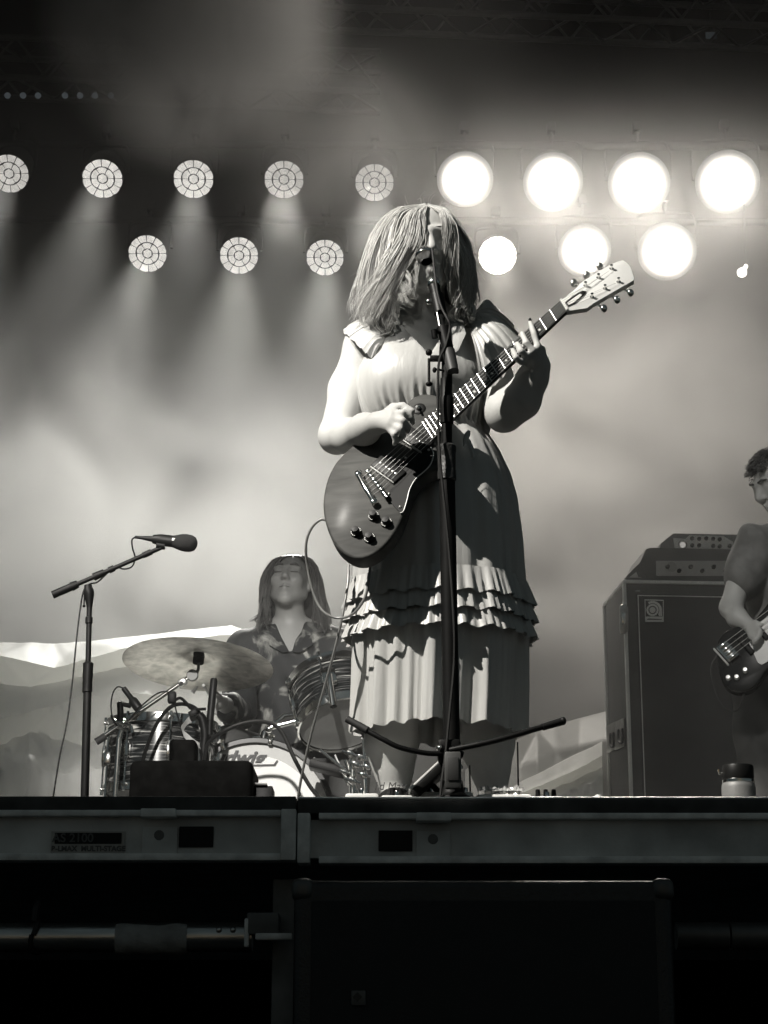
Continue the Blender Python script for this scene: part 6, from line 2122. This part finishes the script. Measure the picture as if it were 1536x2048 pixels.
for k in range(1700):
    a, e = random.uniform(0, 6.2832), random.uniform(-.15, 1.57)
    d = Vector((math.cos(a) * math.cos(e), math.sin(a) * math.cos(e), math.sin(e)))
    if d.y < -.45 and d.z < .34: continue
    if abs(d.y) < .5 and d.z < .0: continue
    p = Vector(qw(d.x * .078, .02 + d.y * .098, .036 + d.z * .088))
    q = Vector(qw(d.x * .092, .02 + d.y * .112 - .006, .036 + d.z * .102))
    q2 = Vector(qw(d.x * .098, .02 + d.y * .116 - .014, .030 + d.z * .106))
    q2 = q2 + Vector((random.gauss(0, .004), random.gauss(0, .004), random.gauss(0, .003)))
    hm.tube([p, q, q2], [.0026, .0022, .0006], 4, caps=False)
hm.build('hair', M('hair_mid', .12, .5, var=.4), bp_, fix=False, sharp=180)
v, f = SDF().el(qw(0, .036, .046), (.079, .092, .084), HRb).mesh(.01)
np_mesh('hair_cap', v, f, M('hair_mid_root', .07, .6), bp_)

# ---- his bass guitar
BN = Vector((-.28, -.93, .22)).normalized()
BPp = at(1490, 1310, YP_ - .22)
def bq(px, py, up=0.0):
    return hit(px, py, BPp + BN * up, BN)
bs = thing('bass_guitar', 'dark bass guitar with pale pickguard held by the bass player', 'bass guitar', bq(1480, 1390))
ol = [bq(x, y) for x, y in ((1436, 1280), (1433, 1310), (1438, 1345), (1450, 1372), (1472, 1384), (1500, 1380), (1520, 1362), (1535, 1340), (1556, 1330), (1585, 1318), (1600, 1290), (1590, 1275), (1570, 1272), (1560, 1255), (1572, 1225), (1585, 1195), (1570, 1180), (1545, 1195), (1520, 1225), (1500, 1245), (1475, 1252), (1450, 1262))]
MB().prism(catmull(ol + [ol[0]], 3)[:-1], -BN * .042, bevel=.008).build('body', M('bass_black', .016, .25), bs, sharp=50)
MB().prism([bq(x, y, .001) for x, y in ((1499, 1288), (1503, 1268), (1514, 1250), (1536, 1232), (1552, 1228), (1560, 1260), (1556, 1300), (1545, 1318), (1524, 1330), (1516, 1326))], BN * .003).build('pickguard', M('bass_pickguard', .55, .35), bs)
ba, bb_ = bq(1456, 1305), bq(1640, 1165)
da = (bb_ - ba).normalized()
db = BN.cross(da).normalized()
Rb = Matrix((da, db, BN)).transposed()
MB().box(ba + BN * .008, (.045, .075, .012), R=Rb, bevel=.002).build('bridge', CHROME, bs)
for k in range(4):
    o_ = db * ((k - 1.5) * .019)
    MB().box(ba + o_ + BN * .018, (.03, .011, .009), R=Rb, bevel=.002).build('saddle', CHROME, bs)
    MB().tube([ba + o_ + BN * .022, ba + o_ * .7 + da * .95 + BN * .016], .0012, 5).build('string', FRETM, bs)
MB().box(ba - da * .03 + BN * .004, (.006, .085, .014), R=Rb, bevel=.001).build('tail_plate', WHITEP, bs)
for px, py in ((1520, 1262), (1490, 1290)):
    MB().box(bq(px, py) + BN * .006, (.02, .092, .012), R=Rb, bevel=.004).build('pickup', BLACKP, bs)
for px, py in ((1457, 1357), (1474, 1356), (1491, 1342)):
    MB().lathe([(.0095, 0), (.0095, .002), (.008, .014), (.007, .016), (.001, .0162)], bq(px, py), BN, 16).build('control_knob', M('knob_bright', .8, .3, .3), bs)
MB().box(ba + da * .62 - BN * .006, (.80, .050, .022), R=Rb, bevel=.006).build('neck', M('bass_neck', .30, .4), bs)
MB().box(ba + da * 1.10 - BN * .012, (.17, .075, .016), R=Rb, bevel=.005).build('headstock', M('bass_head', .30, .4), bs)
for k in range(4):
    c = ba + da * (1.05 + k * .038) + db * .048 - BN * .012
    MB().tube([c - db * .02, c], .004, 8).ball(c + db * .008, (.012, .012, .014)).build('tuning_key', CHROME, bs)
o = MB().tube(catmull([bq(1488, 1386, -.02), bq(1485, 1398, -.02), at(1477, 1418, YP_ - .22), at(1462, 1422, YP_ - .20), at(1442, 1405, YP_ - .18), at(1428, 1370, YP_ - .16), at(1422, 1340, YP_ - .12), at(1430, 1318, YP_ - .08), at(1446, 1300, YP_ - .03)], 6), .0035, 8).build('bass_cable', M('lead_bass', .06, .4))
tag(o, 'dark lead looping from the bass guitar in front of the cabinet', 'cable')
# strap of the bass across the chest
P = []
for i, p in enumerate(catmull([bq(1570, 1185, -.02), at(1560, 1140, YP_ - .10), at(1545, 1095, YP_ - .075), at(1548, 1070, YP_ + .0), at(1560, 1064, YP_ + .08)], 6)):
    P.append([p + Vector((-.022, -.004, -.004)), p + Vector((.022, -.004, .004))])
MB().grid(P).build('strap', BLACK, bs, fix=False)
